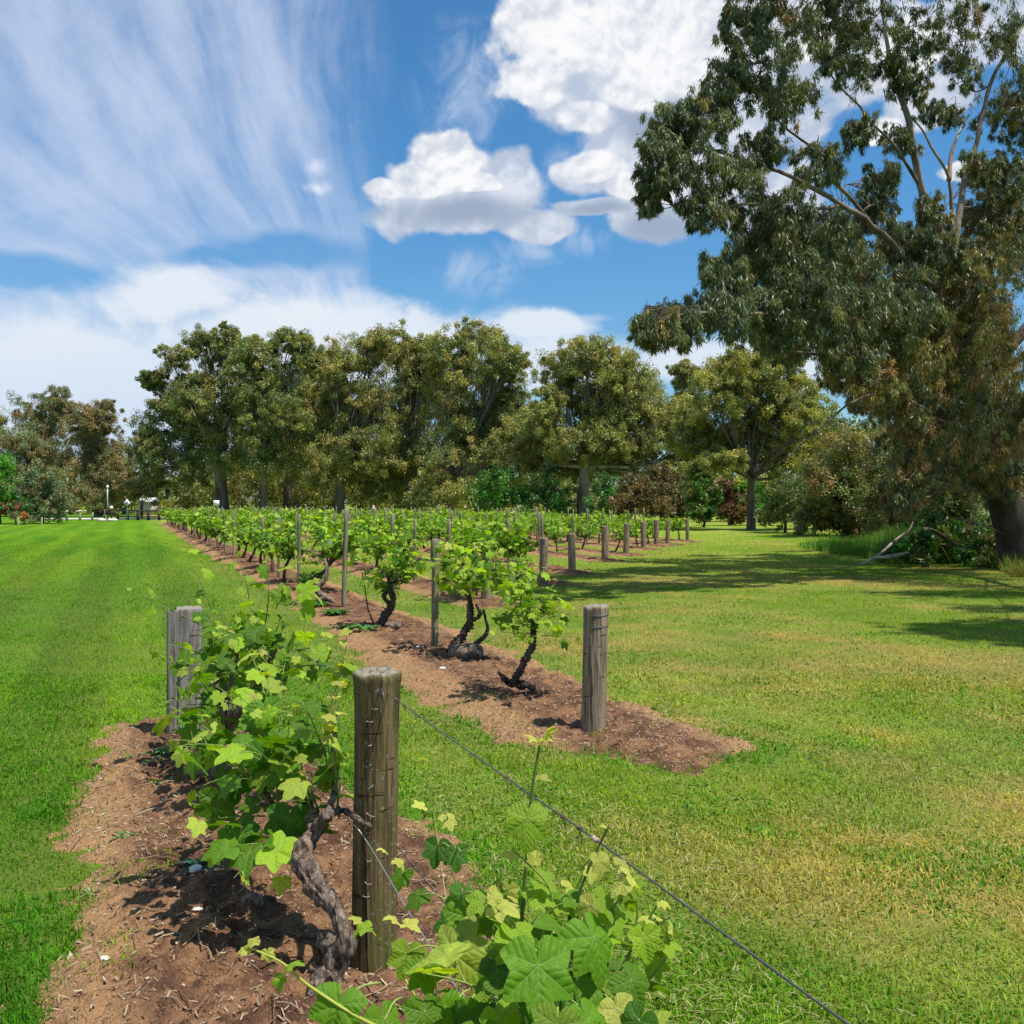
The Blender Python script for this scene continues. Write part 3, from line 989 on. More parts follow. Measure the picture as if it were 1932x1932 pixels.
def leaf_mesh(na=88, nr=6, seed=0):
    phi = np.linspace(-PI, PI, na, endpoint=False) + PI / na
    R = leaf_outline(phi)
    fr = np.linspace(0, 1, nr + 1)[1:]
    fr = fr ** 0.9
    X = np.sin(phi)[None, :] * R[None, :] * fr[:, None]
    Y = np.cos(phi)[None, :] * R[None, :] * fr[:, None]
    V = np.vstack([[[0, 0]], np.stack([X, Y], -1).reshape(-1, 2)])
    i = np.arange(nr - 1)[:, None] * na + 1
    j = np.arange(na)[None, :]; k = (j + 1) % na
    notch = na - 1                      # leave the sinus open
    Q = np.stack([i + j, i + k, i + na + k, i + na + j], -1)[:, :notch].reshape(-1, 4)
    jj = np.arange(notch)
    T = np.stack([np.zeros(notch, int), 1 + (jj + 1) % na, 1 + jj], -1)
    return V, Q, T

def leaf_shape(UV, rng, curl=1.0):
    x, y = UV[:, 0], UV[:, 1]
    r = np.hypot(x, y)
    phi = np.abs(np.arctan2(x, y))
    z = np.zeros(len(x))
    fold = rng.uniform(-0.05, 0.30) * curl
    z += fold * np.abs(x) * (0.6 + 0.4 * r) * np.minimum(1, r * 3)
    z -= rng.uniform(0.05, 0.30) * curl * r ** 2
    for k in (0, 0.93, 1.92):
        z -= 0.035 * np.exp(-((phi - k) / 0.14) ** 2) * np.minimum(r * 2, 1)
    z += 0.045 * curl * np.sin(phi * rng.uniform(3, 5) + rng.uniform(0, 6)) * r
    z += 0.05 * (fbm(x * 4 + rng.uniform(0, 50), y * 4, None, 2, 3) - 0.5)
    return np.stack([x, y, z], -1)

LD = leaf_mesh(88, 6)
LM = leaf_mesh(36, 2)
_k = np.radians([-178, -142, -110, -80, -53, -26, 0, 26, 53, 80, 110, 142, 178])
_r = leaf_outline(_k, False); _r[0] = _r[-1] = 0.18
LOWV = np.vstack([[[0, 0]], np.stack([np.sin(_k) * _r, np.cos(_k) * _r], -1)])
LOWT = np.stack([np.zeros(12, int), np.arange(2, 14), np.arange(1, 13)], -1)

def place_leaf(g, kind, pos, tip, nor, size, col, rng, curl=1.0):
    UV, *Fs = {'d': LD, 'm': LM}[kind] if kind in 'dm' else (LOWV, LOWT)
    if len(Fs) == 2: Fs = [Fs[0], Fs[1]]
    S = leaf_shape(UV, rng, curl)
    S = S * (rng.uniform(0.88, 1.08), 1, 1)
    t = np.asarray(tip, float); t = t / (np.linalg.norm(t) + 1e-9)
    n = np.asarray(nor, float); n = n - t * n.dot(t); n /= (np.linalg.norm(n) + 1e-9)
    b = np.cross(t, n)
    sc = size * 0.62
    V = np.asarray(pos, float) + sc * (S[:, :1] * b + S[:, 1:2] * t + S[:, 2:] * n)
    g.add(V, Fs, col, UV)

G_DARK = np.array([0.030, 0.095, 0.005]); G_MID = np.array([0.085, 0.195, 0.007]); G_LIGHT = np.array([0.20, 0.33, 0.018]); G_YEL = np.array([0.40, 0.42, 0.09])

def unit(v):
    v = np.asarray(v, float)
    return v / (np.linalg.norm(v) + 1e-9)

def shoot(gl, gs, p0, d0, length, rng, kind='m', size=0.10, droop=0.6, stem_r=0.004, spacing=0.07, tipcol=None, wander=0.25, young=0.3):
    n = max(6, int(length / 0.03))
    P_ = [np.asarray(p0, float)]
    d = unit(d0)
    wd = rng.normal(0, 1, 3)
    for i in range(n):
        t = i / n
        d = unit(d + np.array([0, 0, -droop * 0.07 * (0.3 + t)]) * (length / 0.6) + rng.normal(0, wander * 0.1, 3) + wd * 0.012)
        P_.append(P_[-1] + d * length / n)
    P_ = np.array(P_)
    # keep above the soil
    P_[:, 2] = np.maximum(P_[:, 2], 0.10)
    rad = stem_r * (1 - 0.75 * np.linspace(0, 1, len(P_)))
    c0 = np.array([0.12, 0.13, 0.035]); c1 = np.array([0.22, 0.30, 0.06])
    tt = np.linspace(0, 1, len(P_))[:, None]
    tube(gs, P_, rad, 6 if kind != 'l' else 4, c0 * (1 - tt) + c1 * tt, cap=False)
    m = max(3, int(length / spacing))
    seg = np.gradient(P_, axis=0)
    az0 = rng.uniform(0, 2 * PI)
    for i in range(m):
        t = (i + 0.6) / (m + 0.1)
        k = min(len(P_) - 1, int(t * n))
        ax = unit(seg[k])
        a = az0 + i * PI + rng.normal(0, 0.6)
        u = unit(np.cross(ax, [0.3, 0.2, 0.9])); v = np.cross(ax, u)
        out = unit(u * math.cos(a) + v * math.sin(a) + ax * 0.35 + np.array([0, 0, 0.25]))
        s = size * (0.55 + 0.75 * math.sin(PI * min(1, 0.22 + 0.75 * (1 - t)))) * rng.uniform(0.75, 1.15)
        if t > 0.85: s *= 0.5
        pl = s * rng.uniform(0.45, 0.75)
        pe = P_[k] + out * pl
        age = 1 - t
        if rng.random() < young: c = G_LIGHT * (0.85 + 0.4 * rng.random())
        else: c = G_MID * (1 - 0.5 * age) + G_DARK * 0.5 * age
        if t > 0.8: c = G_LIGHT * 0.6 + G_YEL * 0.4
        if rng.random() < 0.03: c = G_YEL
        c = c * rng.uniform(0.75, 1.3)
        if kind != 'l':
            tube(gs, smooth_path([P_[k], P_[k] + out * pl * 0.5 + np.array([0, 0, 0.012]), pe], 4), stem_r * 0.3, 4, (0.26, 0.30, 0.08), cap=False)
        nor = unit(np.array([0.25, -0.12, 1.0]) + rng.normal(0, 0.42, 3) + out * 0.25)
        tip = unit(out * 0.9 + np.array([0, 0, -0.55]) + rng.normal(0, 0.35, 3))
        place_leaf(gl, kind, pe, tip, nor, s, c, rng, 1.0 if kind != 'l' else 1.3)
    return P_

def px_path(lst):
    return np.array([at(a, b, c) for a, b, c in lst])

def finish_vine(t, gt, gs, gl, low=False, bark='vine_bark'):
    link('trunk', gt.mesh('vine_trunk'), M[bark], t)
    link('shoots', gs.mesh('vine_shoots'), M['stem'], t)
    link('foliage', gl.mesh('vine_foliage', not low, uv=not low), M['vine_far'] if low else M['leaf'], t)

# -- nearest bed: vine beside the mossy post
def vine_a():
    rng = np.random.default_rng(21)
    t = empty('grapevine', 'old grapevine with a twisted bare trunk just left of the mossy foreground post', 'grapevine', 'vines of the nearest bed')
    gt, gs, gl = Geo(), Geo(), Geo()
    trunk = px_path([(640, 1905, 3.32), (632, 1830, 3.36), (650, 1775, 3.34), (630, 1715, 3.38), (592, 1665, 3.46), (572, 1612, 3.52), (598, 1568, 3.58), (618, 1535, 3.52)])
    tp = smooth_path(trunk, 90)
    tp = tp + 0.010 * (np.stack([fbm(tp[:, 2] * 18, tp[:, 0] * 18, None, 2, 90 + q_) for q_ in range(3)], -1) - 0.5)
    rad = np.interp(np.linspace(0, 1, 90), [0, .1, .18, .3, .38, .5, .66, .74, .85, 1], 0.8 * np.array([0.046, 0.032, 0.046, 0.038, 0.030, 0.036, 0.045, 0.040, 0.028, 0.022]))
    tube(gt, tp, rad, 48, gnarl=0.60, gfreq=32, seed=4)
    for pl, r0, r1 in ((([(640, 1790, 3.42), (600, 1772, 3.72), (550, 1780, 3.84), (532, 1806, 3.76), (548, 1830, 3.68)]), 0.034, 0.022),
                       (([(632, 1830, 3.36), (600, 1850, 3.3), (585, 1880, 3.25)]), 0.03, 0.012),
                       (([(618, 1535, 3.52), (650, 1530, 3.7), (685, 1552, 3.34), (700, 1560, 3.5)]), 0.014, 0.006),
                       (([(598, 1568, 3.58), (570, 1500, 3.9), (540, 1430, 4.1), (520, 1380, 4.3)]), 0.026, 0.013),
                       (([(572, 1612, 3.52), (545, 1560, 3.8), (500, 1500, 4.0), (470, 1440, 4.3)]), 0.018, 0.009),
                       (([(618, 1535, 3.52), (632, 1480, 3.8), (628, 1400, 3.9), (640, 1330, 4.0)]), 0.012, 0.004)):
        p_ = smooth_path(px_path(pl), 36)
        tube(gt, p_, np.linspace(r0, r1, 36), 20, gnarl=0.8, gfreq=42, seed=8)
    starts = [(520, 1380, 4.3), (540, 1430, 4.1), (555, 1465, 4.0), (570, 1500, 3.9), (500, 1500, 4.0), (470, 1440, 4.3), (485, 1470, 4.15), (598, 1550, 3.76), (615, 1540, 3.74), (632, 1480, 3.8), (630, 1440, 3.85), (530, 1545, 3.85)]
    for k in range(34):
        s = starts[k % len(starts)]
        p0 = np.array(at(*s)) + rng.normal(0, 0.02, 3)
        d = np.array([rng.normal(-0.22, 0.5), rng.normal(0.10, 0.55), rng.uniform(0.35, 1.0)])
        ln = rng.uniform(0.28, 0.55)
        if s[0] > 590: ln *= 0.55; d = np.array([rng.normal(-0.2, 0.3), rng.uniform(0.1, .6), 1.0])
        shoot(gl, gs, p0, d, ln, rng, 'd', rng.uniform(0.055, 0.10), rng.uniform(0.5, 1.6), 0.0042, 0.055)
    # hanging shoots low on the bed side
    for (a, b, c, dx_, dz_, ln) in ((545, 1560, 3.78, -0.2, -0.1, 0.30), (500, 1540, 3.8, -0.9, 0.15, 0.26), (530, 1590, 3.7, -1.0, 0.1, 0.28), (560, 1540, 3.75, 0.0, -0.5, 0.28), (500, 1460, 4.1, -0.8, 0.1, 0.32)):
        shoot(gl, gs, at(a, b, c), (dx_, -0.3, dz_), ln, rng, 'd', 0.125, 1.0, 0.0035, 0.06)
    for (a, b, c, s, ta, cc) in ((455, 1575, 3.75, 0.155, 0.05, G_DARK * 1.5), (440, 1478, 4.0, 0.12, 0.3, G_DARK * 1.4), (545, 1545, 3.7, 0.17, -0.1, G_DARK * 1.4),
                                 (500, 1340, 4.0, 0.15, 0.3, G_MID), (490, 1420, 3.9, 0.14, -0.5, G_DARK * 1.8), (540, 1395, 3.9, 0.13, 0.2, G_MID)):
        place_leaf(gl, 'd', at(a, b, c), (ta, -0.35, -1.0), (0.15, -0.75, 0.6), s, cc, rng)
    # tall thin green shoots on the right side
    for pl in ([(640, 1545, 3.7), (632, 1440, 3.75), (628, 1360, 3.78), (640, 1290, 3.8)], [(600, 1430, 4.0), (625, 1330, 4.0), (650, 1240, 4.0), (655, 1190, 4.0)]):
        p_ = smooth_path(px_path(pl), 16)
        tube(gs, p_, np.linspace(0.005, 0.0015, 16), 6, (0.26, 0.22, 0.08), cap=False)
        for k in range(5, 16, 2):
            place_leaf(gl, 'd', p_[k] + rng.normal(0, 0.012, 3), rng.normal(0, 1, 3) + (0, 0, -.3), (0.2, -0.2, 1), rng.uniform(0.035, 0.06), G_YEL * rng.uniform(0.7, 1.1), rng)
    finish_vine(t, gt, gs, gl)

def vine_b():
    rng = np.random.default_rng(33)
    t = empty('grapevine', 'bushy grapevine spilling over the squared grey slab post', 'grapevine', 'vines of the nearest bed')
    gt, gs, gl = Geo(), Geo(), Geo()
    for pl, r0, r1 in (([(395, 1500, 5.95), (385, 1470, 6.0), (410, 1450, 6.0), (405, 1415, 6.0), (430, 1370, 5.9), (420, 1310, 5.9), (400, 1280, 6.2), (385, 1240, 6.4)], 0.07, 0.014),
                       ([(410, 1455, 5.95), (440, 1470, 5.8), (455, 1500, 5.75)], 0.05, 0.03),
                       ([(430, 1370, 5.9), (470, 1320, 5.6), (500, 1270, 5.4), (520, 1220, 5.2)], 0.028, 0.012),
                       ([(420, 1330, 5.9), (440, 1270, 5.9), (450, 1220, 5.8)], 0.022, 0.010)):
        p_ = smooth_path(px_path(pl), 26)
        tube(gt, p_, np.linspace(r0, r1, 26), 14, gnarl=0.6, gfreq=22, seed=12)
    starts = [(400, 1270, 6.2), (385, 1240, 6.4), (420, 1290, 6.0), (430, 1340, 5.9), (470, 1320, 5.6), (500, 1270, 5.4), (520, 1220, 5.2), (440, 1270, 5.9), (450, 1220, 5.8), (485, 1295, 5.5), (540, 1260, 5.1), (420, 1390, 5.9)]
    for k in range(52):
        s = starts[k % len(starts)]
        p0 = np.array(at(*s)) + rng.normal(0, 0.03, 3)
        d = np.array([rng.normal(0.12, 0.5), rng.normal(-0.1, 0.6), rng.uniform(0.1, 1.0)])
        shoot(gl, gs, p0, d, rng.uniform(0.24, 0.46), rng, 'd', rng.uniform(0.065, 0.105), rng.uniform(0.7, 1.9), 0.004, 0.054, young=0.35)
    # long trailing shoots against the lawn
    for a, b, c, d, ln in ((380, 1180, 6.2, (-0.75, -0.2, 0.45), 0.55), (400, 1150, 6.0, (-0.35, 0, 0.9), 0.45), (500, 1180, 5.4, (0.15, 0, 0.9), 0.4), (330, 1260, 6.3, (-0.5, -0.2, 0.5), 0.35), (520, 1150, 5.3, (0.3, 0.1, 0.8), 0.32), (470, 1130, 5.6, (-0.1, 0, 1), 0.3)):
        shoot(gl, gs, at(a, b, c), d, ln, rng, 'd', 0.07, 0.3, 0.0035, 0.075, young=0.8)
    finish_vine(t, gt, gs, gl)

def vine_c():
    rng = np.random.default_rng(45)
    t = empty('grapevine', 'young leafy grapevine at the bottom edge of the photo, right of the mossy post', 'grapevine', 'vines of the nearest bed')
    gt, gs, gl = Geo(), Geo(), Geo()
    head = np.array(at(1010, 1990, 1.72))
    bx, by = head[0] - 0.1, head[1] + 0.15
    tube(gt, smooth_path([(bx, by, -0.02), (bx + .05, by + .02, 0.2), (bx - .03, by - .03, 0.45), tuple(head - (0, 0, .1)), tuple(head)], 24), np.linspace(0.045, 0.028, 24), 14, gnarl=0.5, gfreq=26, seed=3)
    def stem(pl, r0, r1, col, geo=gs, n=20):
        p_ = smooth_path(px_path(pl), n)
        tube(geo, p_, np.linspace(r0, r1, n) * 0.62, 8, col)
        return p_
    g_ = (0.10, 0.17, 0.035); dk = (0.085, 0.095, 0.035); yl = (0.34, 0.36, 0.05)
    stem([(1010, 1990, 1.72), (990, 1900, 1.75), (982, 1780, 1.78), (992, 1640, 1.78), (1003, 1500, 1.78), (1018, 1408, 1.78)], 0.0085, 0.0035, g_)
    stem([(1010, 1990, 1.72), (1050, 1830, 1.75), (1075, 1740, 1.76), (1110, 1640, 1.76), (1150, 1555, 1.76)], 0.0072, 0.0025, dk)
    stem([(1010, 1990, 1.7), (1110, 1930, 1.65), (1130, 1830, 1.66), (1142, 1740, 1.66), (1148, 1700, 1.66), (1175, 1650, 1.66)], 0.008, 0.003, dk)
    stem([(1120, 1920, 1.62), (1170, 1830, 1.62), (1215, 1750, 1.62), (1250, 1690, 1.62)], 0.006, 0.002, g_)
    stem([(1195, 1790, 1.62), (1230, 1752, 1.62), (1268, 1728, 1.62)], 0.0035, 0.0015, dk)
    stem([(960, 1960, 1.9), (945, 1850, 2.1), (905, 1760, 2.3), (862, 1670, 2.45), (838, 1590, 2.5)], 0.006, 0.0025, dk)
    stem([(905, 1760, 2.3), (930, 1710, 2.3), (940, 1660, 2.3)], 0.0035, 0.0015, dk)
    stem([(862, 1670, 2.45), (900, 1650, 2.45), (905, 1625, 2.45)], 0.002, 0.001, (0.2, 0.12, 0.07))
    stem([(980, 1960, 1.75), (1000, 1830, 1.9), (975, 1740, 2.0), (965, 1700, 2.0)], 0.004, 0.002, dk)
    stem([(950, 1900, 2.2), (900, 1780, 2.7), (820, 1680, 3.1), (745, 1592, 3.3)], 0.008, 0.005, (0.40, 0.26, 0.19), gt)
    stem([(980, 1990, 1.6), (860, 1960, 1.55), (720, 1940, 1.5), (590, 1865, 1.5), (530, 1815, 1.5), (462, 1785, 1.5)], 0.006, 0.0022, yl)
    stem([(900, 1990, 1.8), (800, 1900, 1.9), (745, 1815, 2.0), (700, 1755, 2.0), (675, 1735, 2.0)], 0.004, 0.0015, yl)
    stem([(900, 1990, 1.8), (880, 1900, 2.2), (850, 1750, 2.5), (822, 1560, 2.7), (800, 1440, 2.7)], 0.004, 0.0012, (0.3, 0.3, 0.08))
    stem([(940, 1810, 1.9), (890, 1780, 1.9), (850, 1730, 1.9)], 0.003, 0.0015, yl)
    for k in range(7):      # thin upright shoots carrying small pale leaves
        a0 = rng.uniform(840, 1240); d0 = rng.uniform(1.5, 2.0); h_ = rng.uniform(120, 300) * (1.0 if a0 > 900 else 0.7)
        p_ = stem([(a0, 1990, d0), (a0 + rng.normal(0, 20), 1960 - h_ * .4, d0), (a0 + rng.normal(10, 40), 1930 - h_ * .8, d0), (a0 + rng.normal(20, 50), 1900 - h_, d0)], 0.006, 0.002, (0.20, 0.24, 0.05))
        for q in range(7, 20, 2):
            place_leaf(gl, 'd', p_[q] + rng.normal(0, 0.01, 3), rng.normal(0, 1, 3) * (1, 1, .4) + (0, 0, -.6), (0.2, -0.4, 0.9), (0.085 - 0.0035 * (q - 7)) * rng.uniform(.7, 1.1), (G_MID * .9 if q < 11 else G_LIGHT if q < 17 else G_YEL) * rng.uniform(0.7, 1.1), rng, 1.6)
    L = [  # px, py, depth, size, tip-x, tip-z, facing, colour
        (1015, 1822, 1.42, 0.215, 0.05, -0.6, 0.5, G_MID * 1.2), (1120, 1768, 1.50, 0.19, 0.45, -0.9, 0.5, G_MID * 1.25), (1060, 1750, 1.62, 0.16, -0.3, 0.3, 0.3, G_MID),
        (965, 1790, 1.55, 0.14, -0.6, -0.5, 0.4, G_MID * .9), (996, 1545, 1.72, 0.15, -0.05, -1.0, 0.6, G_LIGHT * .9), (935, 1690, 1.80, 0.13, -0.7, -0.5, -0.2, G_MID * 1.2),
        (1060, 1692, 1.82, 0.13, 0.8, -0.3, -0.2, G_MID * 1.2), (965, 1705, 1.85, 0.12, -0.2, -1, -0.3, G_DARK * 2), (1130, 1625, 1.7, 0.085, 0.15, -1, 0.5, G_YEL * .75),
        (1118, 1710, 1.64, 0.10, -0.4, -0.9, 0.4, G_YEL * .7), (1150, 1720, 1.66, 0.09, 0.7, -0.8, 0.3, G_YEL * .6), (1085, 1700, 1.7, 0.1, 0.9, -0.4, 0.3, G_MID),
        (1215, 1770, 1.6, 0.11, 0.2, -1, 0.4, G_LIGHT), (1190, 1850, 1.55, 0.13, 0.7, -0.9, 0.4, G_MID * .9), (1165, 1905, 1.5, 0.11, 0.3, -0.7, 0.6, G_YEL * .9),
        (825, 1600, 2.35, 0.13, -0.2, -1, 0.7, G_DARK), (860, 1610, 2.35, 0.12, 0.1, -1, 0.6, G_DARK * 1.4), (845, 1545, 2.5, 0.09, 0.3, -0.5, 0.5, G_YEL * .9), (795, 1520, 2.6, 0.06, -0.6, 0.2, 0.4, G_YEL * 1.2),
        (870, 1690, 2.1, 0.12, -0.2, -0.7, 0.3, G_DARK * 1.6), (790, 1690, 2.3, 0.12, -0.8, -0.5, 0.3, G_MID * .8), (760, 1650, 2.4, 0.11, -0.4, -0.9, 0.5, G_MID), (850, 1740, 1.95, 0.14, -0.5, -0.9, 0.4, G_DARK * 1.6),
        (880, 1730, 1.85, 0.17, 0.1, -1, 0.5, G_MID), (925, 1740, 1.8, 0.10, 0.6, -0.9, 0.4, G_MID), (768, 1800, 1.9, 0.13, -0.2, -0.9, 0.6, G_LIGHT * .75),
        (800, 1830, 1.75, 0.12, 0.3, -0.9, 0.3, G_MID * 1.2), (930, 1840, 1.6, 0.10, -0.9, -0.4, 0.3, G_MID * .8), (640, 1895, 1.5, 0.145, -0.25, -0.8, 0.6, G_MID * 1.2), (725, 1925, 1.55, 0.14, 0.3, -0.7, 0.4, G_MID),
        (800, 1910, 1.6, 0.14, 0.1, -0.8, 0.5, G_MID * .8), (870, 1915, 1.6, 0.14, -0.1, -0.8, 0.5, G_MID * 1.1), (945, 1925, 1.45, 0.13, 0.4, -0.8, 0.5, G_LIGHT * .8), (1110, 1925, 1.4, 0.15, 0.5, -0.8, 0.5, G_MID * 1.2),
        (1050, 1935, 1.38, 0.14, -0.2, -0.8, 0.5, G_LIGHT * .6), (905, 1970, 1.4, 0.16, 0.1, -0.7, 0.5, G_MID), (1000, 1980, 1.35, 0.17, 0.1, -0.7, 0.5, G_MID * .9),
        (465, 1790, 1.5, 0.03, -1, 0.1, 0.3, G_YEL), (480, 1775, 1.5, 0.035, -0.8, -0.3, 0.3, G_YEL), (505, 1798, 1.5, 0.03, 0.2, -1, 0.3, G_YEL), (545, 1820, 1.5, 0.05, 0.6, 0.5, 0.1, G_LIGHT), (530, 1850, 1.5, 0.04, -0.3, -1, 0.3, G_LIGHT),
        (690, 1750, 1.98, 0.06, -1, -0.2, 0.3, G_LIGHT), (675, 1735, 2.0, 0.045, -0.6, 0.3, 0.3, G_YEL), (770, 1745, 2.0, 0.06, 0.9, -0.1, 0.3, G_YEL * 1.1), (745, 1735, 2.0, 0.05, -0.5, 0.4, 0.3, G_YEL * 1.2),
        (750, 1625, 2.3, 0.05, 1, -0.5, 0.3, G_YEL), (725, 1605, 2.3, 0.04, -0.4, 0.4, 0.3, G_YEL * 1.2), (1020, 1398, 1.78, 0.045, 0.9, 0.5, 0.2, G_YEL * 1.2), (1030, 1385, 1.78, 0.05, 0.3, 1, 0.2, G_YEL * 1.1), (1008, 1392, 1.78, 0.04, -0.8, 0.6, 0.2, G_YEL),
        (1018, 1470, 1.8, 0.05, 1.0, 0.05, 0.2, G_YEL * .8), (1155, 1550, 1.76, 0.035, 0.6, 0.9, 0.2, G_YEL * 1.2), (1145, 1562, 1.76, 0.03, -0.7, 0.5, 0.2, G_YEL * 1.1), (1250, 1700, 1.62, 0.035, 0.9, -0.2, 0.3, G_YEL * 1.2), (1225, 1735, 1.62, 0.04, -0.9, 0.4, 0.3, G_YEL),
        (1165, 1840, 1.6, 0.04, -0.4, -0.9, 0.3, (0.55, 0.42, 0.25)), (1200, 1835, 1.6, 0.035, 0.7, -0.3, 0.3, (0.55, 0.42, 0.25)), (798, 1435, 2.7, 0.03, 0.2, 1, 0.2, G_YEL * 1.1), (830, 1500, 2.65, 0.025, 0.9, 0.4, 0.2, G_YEL)]
    for k in range(14):
        a_ = rng.uniform(850, 1230); d_ = rng.uniform(1.4, 1.75)
        lo = 1985 - 150 * math.exp(-((a_ - 1060) / 130) ** 2) - 60 * math.exp(-((a_ - 820) / 110) ** 2)
        L.append((a_, rng.uniform(lo - 60, 1990), d_, rng.uniform(0.09, 0.16), rng.normal(0, .6), -rng.uniform(0.3, 1), rng.uniform(0.1, .6), [G_MID, G_MID * .8, G_DARK * 1.2, G_LIGHT * .7][rng.integers(0, 4)]))
    for (a, b, c, s, tx, tz_, fc, cc) in L:
        tip = np.array([tx, -0.45 * (0.4 + fc), tz_])
        nor = np.array([0.15 + rng.normal(0, .15), -0.55 * fc, 0.95])
        cc = np.asarray(cc)
        pos = np.array(at(a, b, c))
        place_leaf(gl, 'd', pos, tip, nor, s * (0.56 if s > .08 else 0.7), cc * rng.uniform(0.92, 1.08), rng, 1.5 if s > .08 else 2.2)
        if s > 0.08:   # petiole towards the centre of the plant
            away = unit(pos - np.array(at(1000, 1900, 1.8)))
            e = pos - unit(tip) * 0.05 - away * 0.06 + np.array([0, 0, -0.02])
            tube(gs, smooth_path([pos, (pos + e) / 2 + np.array([0, 0, 0.01]), e], 6), 0.0018, 5, (0.25, 0.32, 0.08))
    for k in range(11):
        p0 = head + rng.normal(0, 0.05, 3)
        d = np.array([rng.normal(0.25, 0.5), rng.normal(-0.2, 0.5), rng.uniform(0.0, 0.5)])
        shoot(gl, gs, p0, d, rng.uniform(0.12, 0.24), rng, 'd', 0.085, 1.5, 0.004, 0.06)
    finish_vine(t, gt, gs, gl)

vine_a(); vine_b(); vine_c()

# ---------------------------------------------------------------- wires of the nearest bed
def build_wires():
    t = empty('trellis_wire', 'dark upper wire running from the mossy post top down to the lower right corner', 'wire')
    top = np.array(at(735, 1303, 3.5)); top[2] += 0.0
    A = [at(712, 1293, 3.58), at(722, 1297, 3.50), at(745, 1318, 3.42)]
    d_end = np.array(at(1600, 1932, 1.40)); far = d_end + (d_end - np.array(A[2])) * 0.6
    pts = smooth_path([A[0], A[1], A[2], at(962, 1472, 2.45), at(1128, 1587, 2.05), d_end, far], 90)
    g = Geo(); tube(g, pts, 0.0021, 7)
    strand = link('strand', g.mesh('wire_strand'), M['metal'], t)
    def knots(lst):
        for (f, n, r, l, mat) in lst:
            k = int(f * 89)
            c = pts[k]; ax = unit(pts[min(k + 1, 89)] - pts[k - 1])
            u = unit(np.cross(ax, [0, 0, 1])); v = np.cross(ax, u)
            s = np.linspace(0, 1, 14 * n)
            th_ = s * n * 2 * PI
            w = c + ax * ((s - 0.5) * l)[:, None] + (u * np.cos(th_)[:, None] + v * np.sin(th_)[:, None]) * (0.0032 + 0.0012 * np.sin(s * 23))[:, None]
            g2 = Geo(); tube(g2, w, r, 5)
            if mat == 'tendril':
                tube(g2, smooth_path([w[-1], w[-1] + ax * .004 + np.array([0, 0, -.012]), w[-1] + ax * .012 + np.array([0, 0, -.02])], 6), r * .7, 4)
            link('tendril', g2.mesh('tendril'), M[mat], strand)
    knots([(0.165, 3, 0.0022, 0.03, 'tendril'), (0.20, 2, 0.0016, 0.02, 'tendril'), (0.345, 4, 0.0022, 0.022, 'tendril'), (0.36, 2, 0.0018, 0.014, 'tendril'), (0.50, 3, 0.0015, 0.02, 'tendril'),
           (0.615, 2, 0.0016, 0.014, 'tendril'), (0.648, 3, 0.0018, 0.012, 'tendril'), (0.665, 5, 0.0018, 0.022, 'tendril_pale')])
    # tie over the post top
    g = Geo(); tube(g, smooth_path([at(712, 1293, 3.58), at(722, 1305, 3.43), at(724, 1330, 3.42), at(720, 1352, 3.42)], 14), 0.0019, 6)
    link('tie', g.mesh('wire_tie'), M['metal'], t)
    t2 = empty('trellis_wire', 'silvery lower wire slanting across the foot of the mossy post to the bottom edge', 'wire')
    g = Geo()
    tube(g, smooth_path([at(640, 1536, 3.7), at(668, 1556, 3.44), at(700, 1600, 3.36), at(780, 1735, 2.95), at(905, 1932, 2.62), at(960, 2020, 2.5)], 50), 0.0017, 6)
    link('strand', g.mesh('wire_strand'), M['zinc'], t2)
    t3 = empty('trellis_wire', 'thin wire from the mossy post back to the squared grey slab post', 'wire')
    g = Geo()
    tube(g, smooth_path([at(714, 1293, 3.58), at(640, 1272, 4.1), at(520, 1215, 5.2), at(370, 1163, 7.1)], 40), 0.0016, 6)
    link('strand', g.mesh('wire_strand'), M['metal'], t3)
build_wires()

# ---------------------------------------------------------------- second row: hand-set vines
def row2_vine(label, trunks, heads, nsh, ln, seed, size=0.085, up=(0.1, 1.0), spread=0.8, kind='m', droop=(0.4, 1.2)):
    rng = np.random.default_rng(seed)
    t = empty('grapevine', label, 'grapevine', 'vines of the second row')
    gt, gs, gl = Geo(), Geo(), Geo()
    for pl, r0, r1 in trunks:
        n = 10 + 5 * len(pl)
        n *= 2
        tube(gt, smooth_path(px_path(pl), n), np.linspace(r0, r1, n) * 0.82 * (0.8 + 0.35 * np.abs(np.sin(np.arange(n) * 0.9))), 18, gnarl=0.85, gfreq=24, seed=seed)
    for k in range(nsh):
        h = heads[k % len(heads)]
        p0 = np.array(at(*h)) + rng.normal(0, 0.04, 3)
        d = np.array([rng.normal(0, spread), rng.normal(0, spread), rng.uniform(*up)])
        shoot(gl, gs, p0, d, rng.uniform(ln * 0.6, ln * 1.15), rng, kind, rng.uniform(size * .85, size * 1.15), rng.uniform(*droop), 0.0045, 0.06, young=0.5)
    finish_vine(t, gt, gs, gl, bark='old_bark')

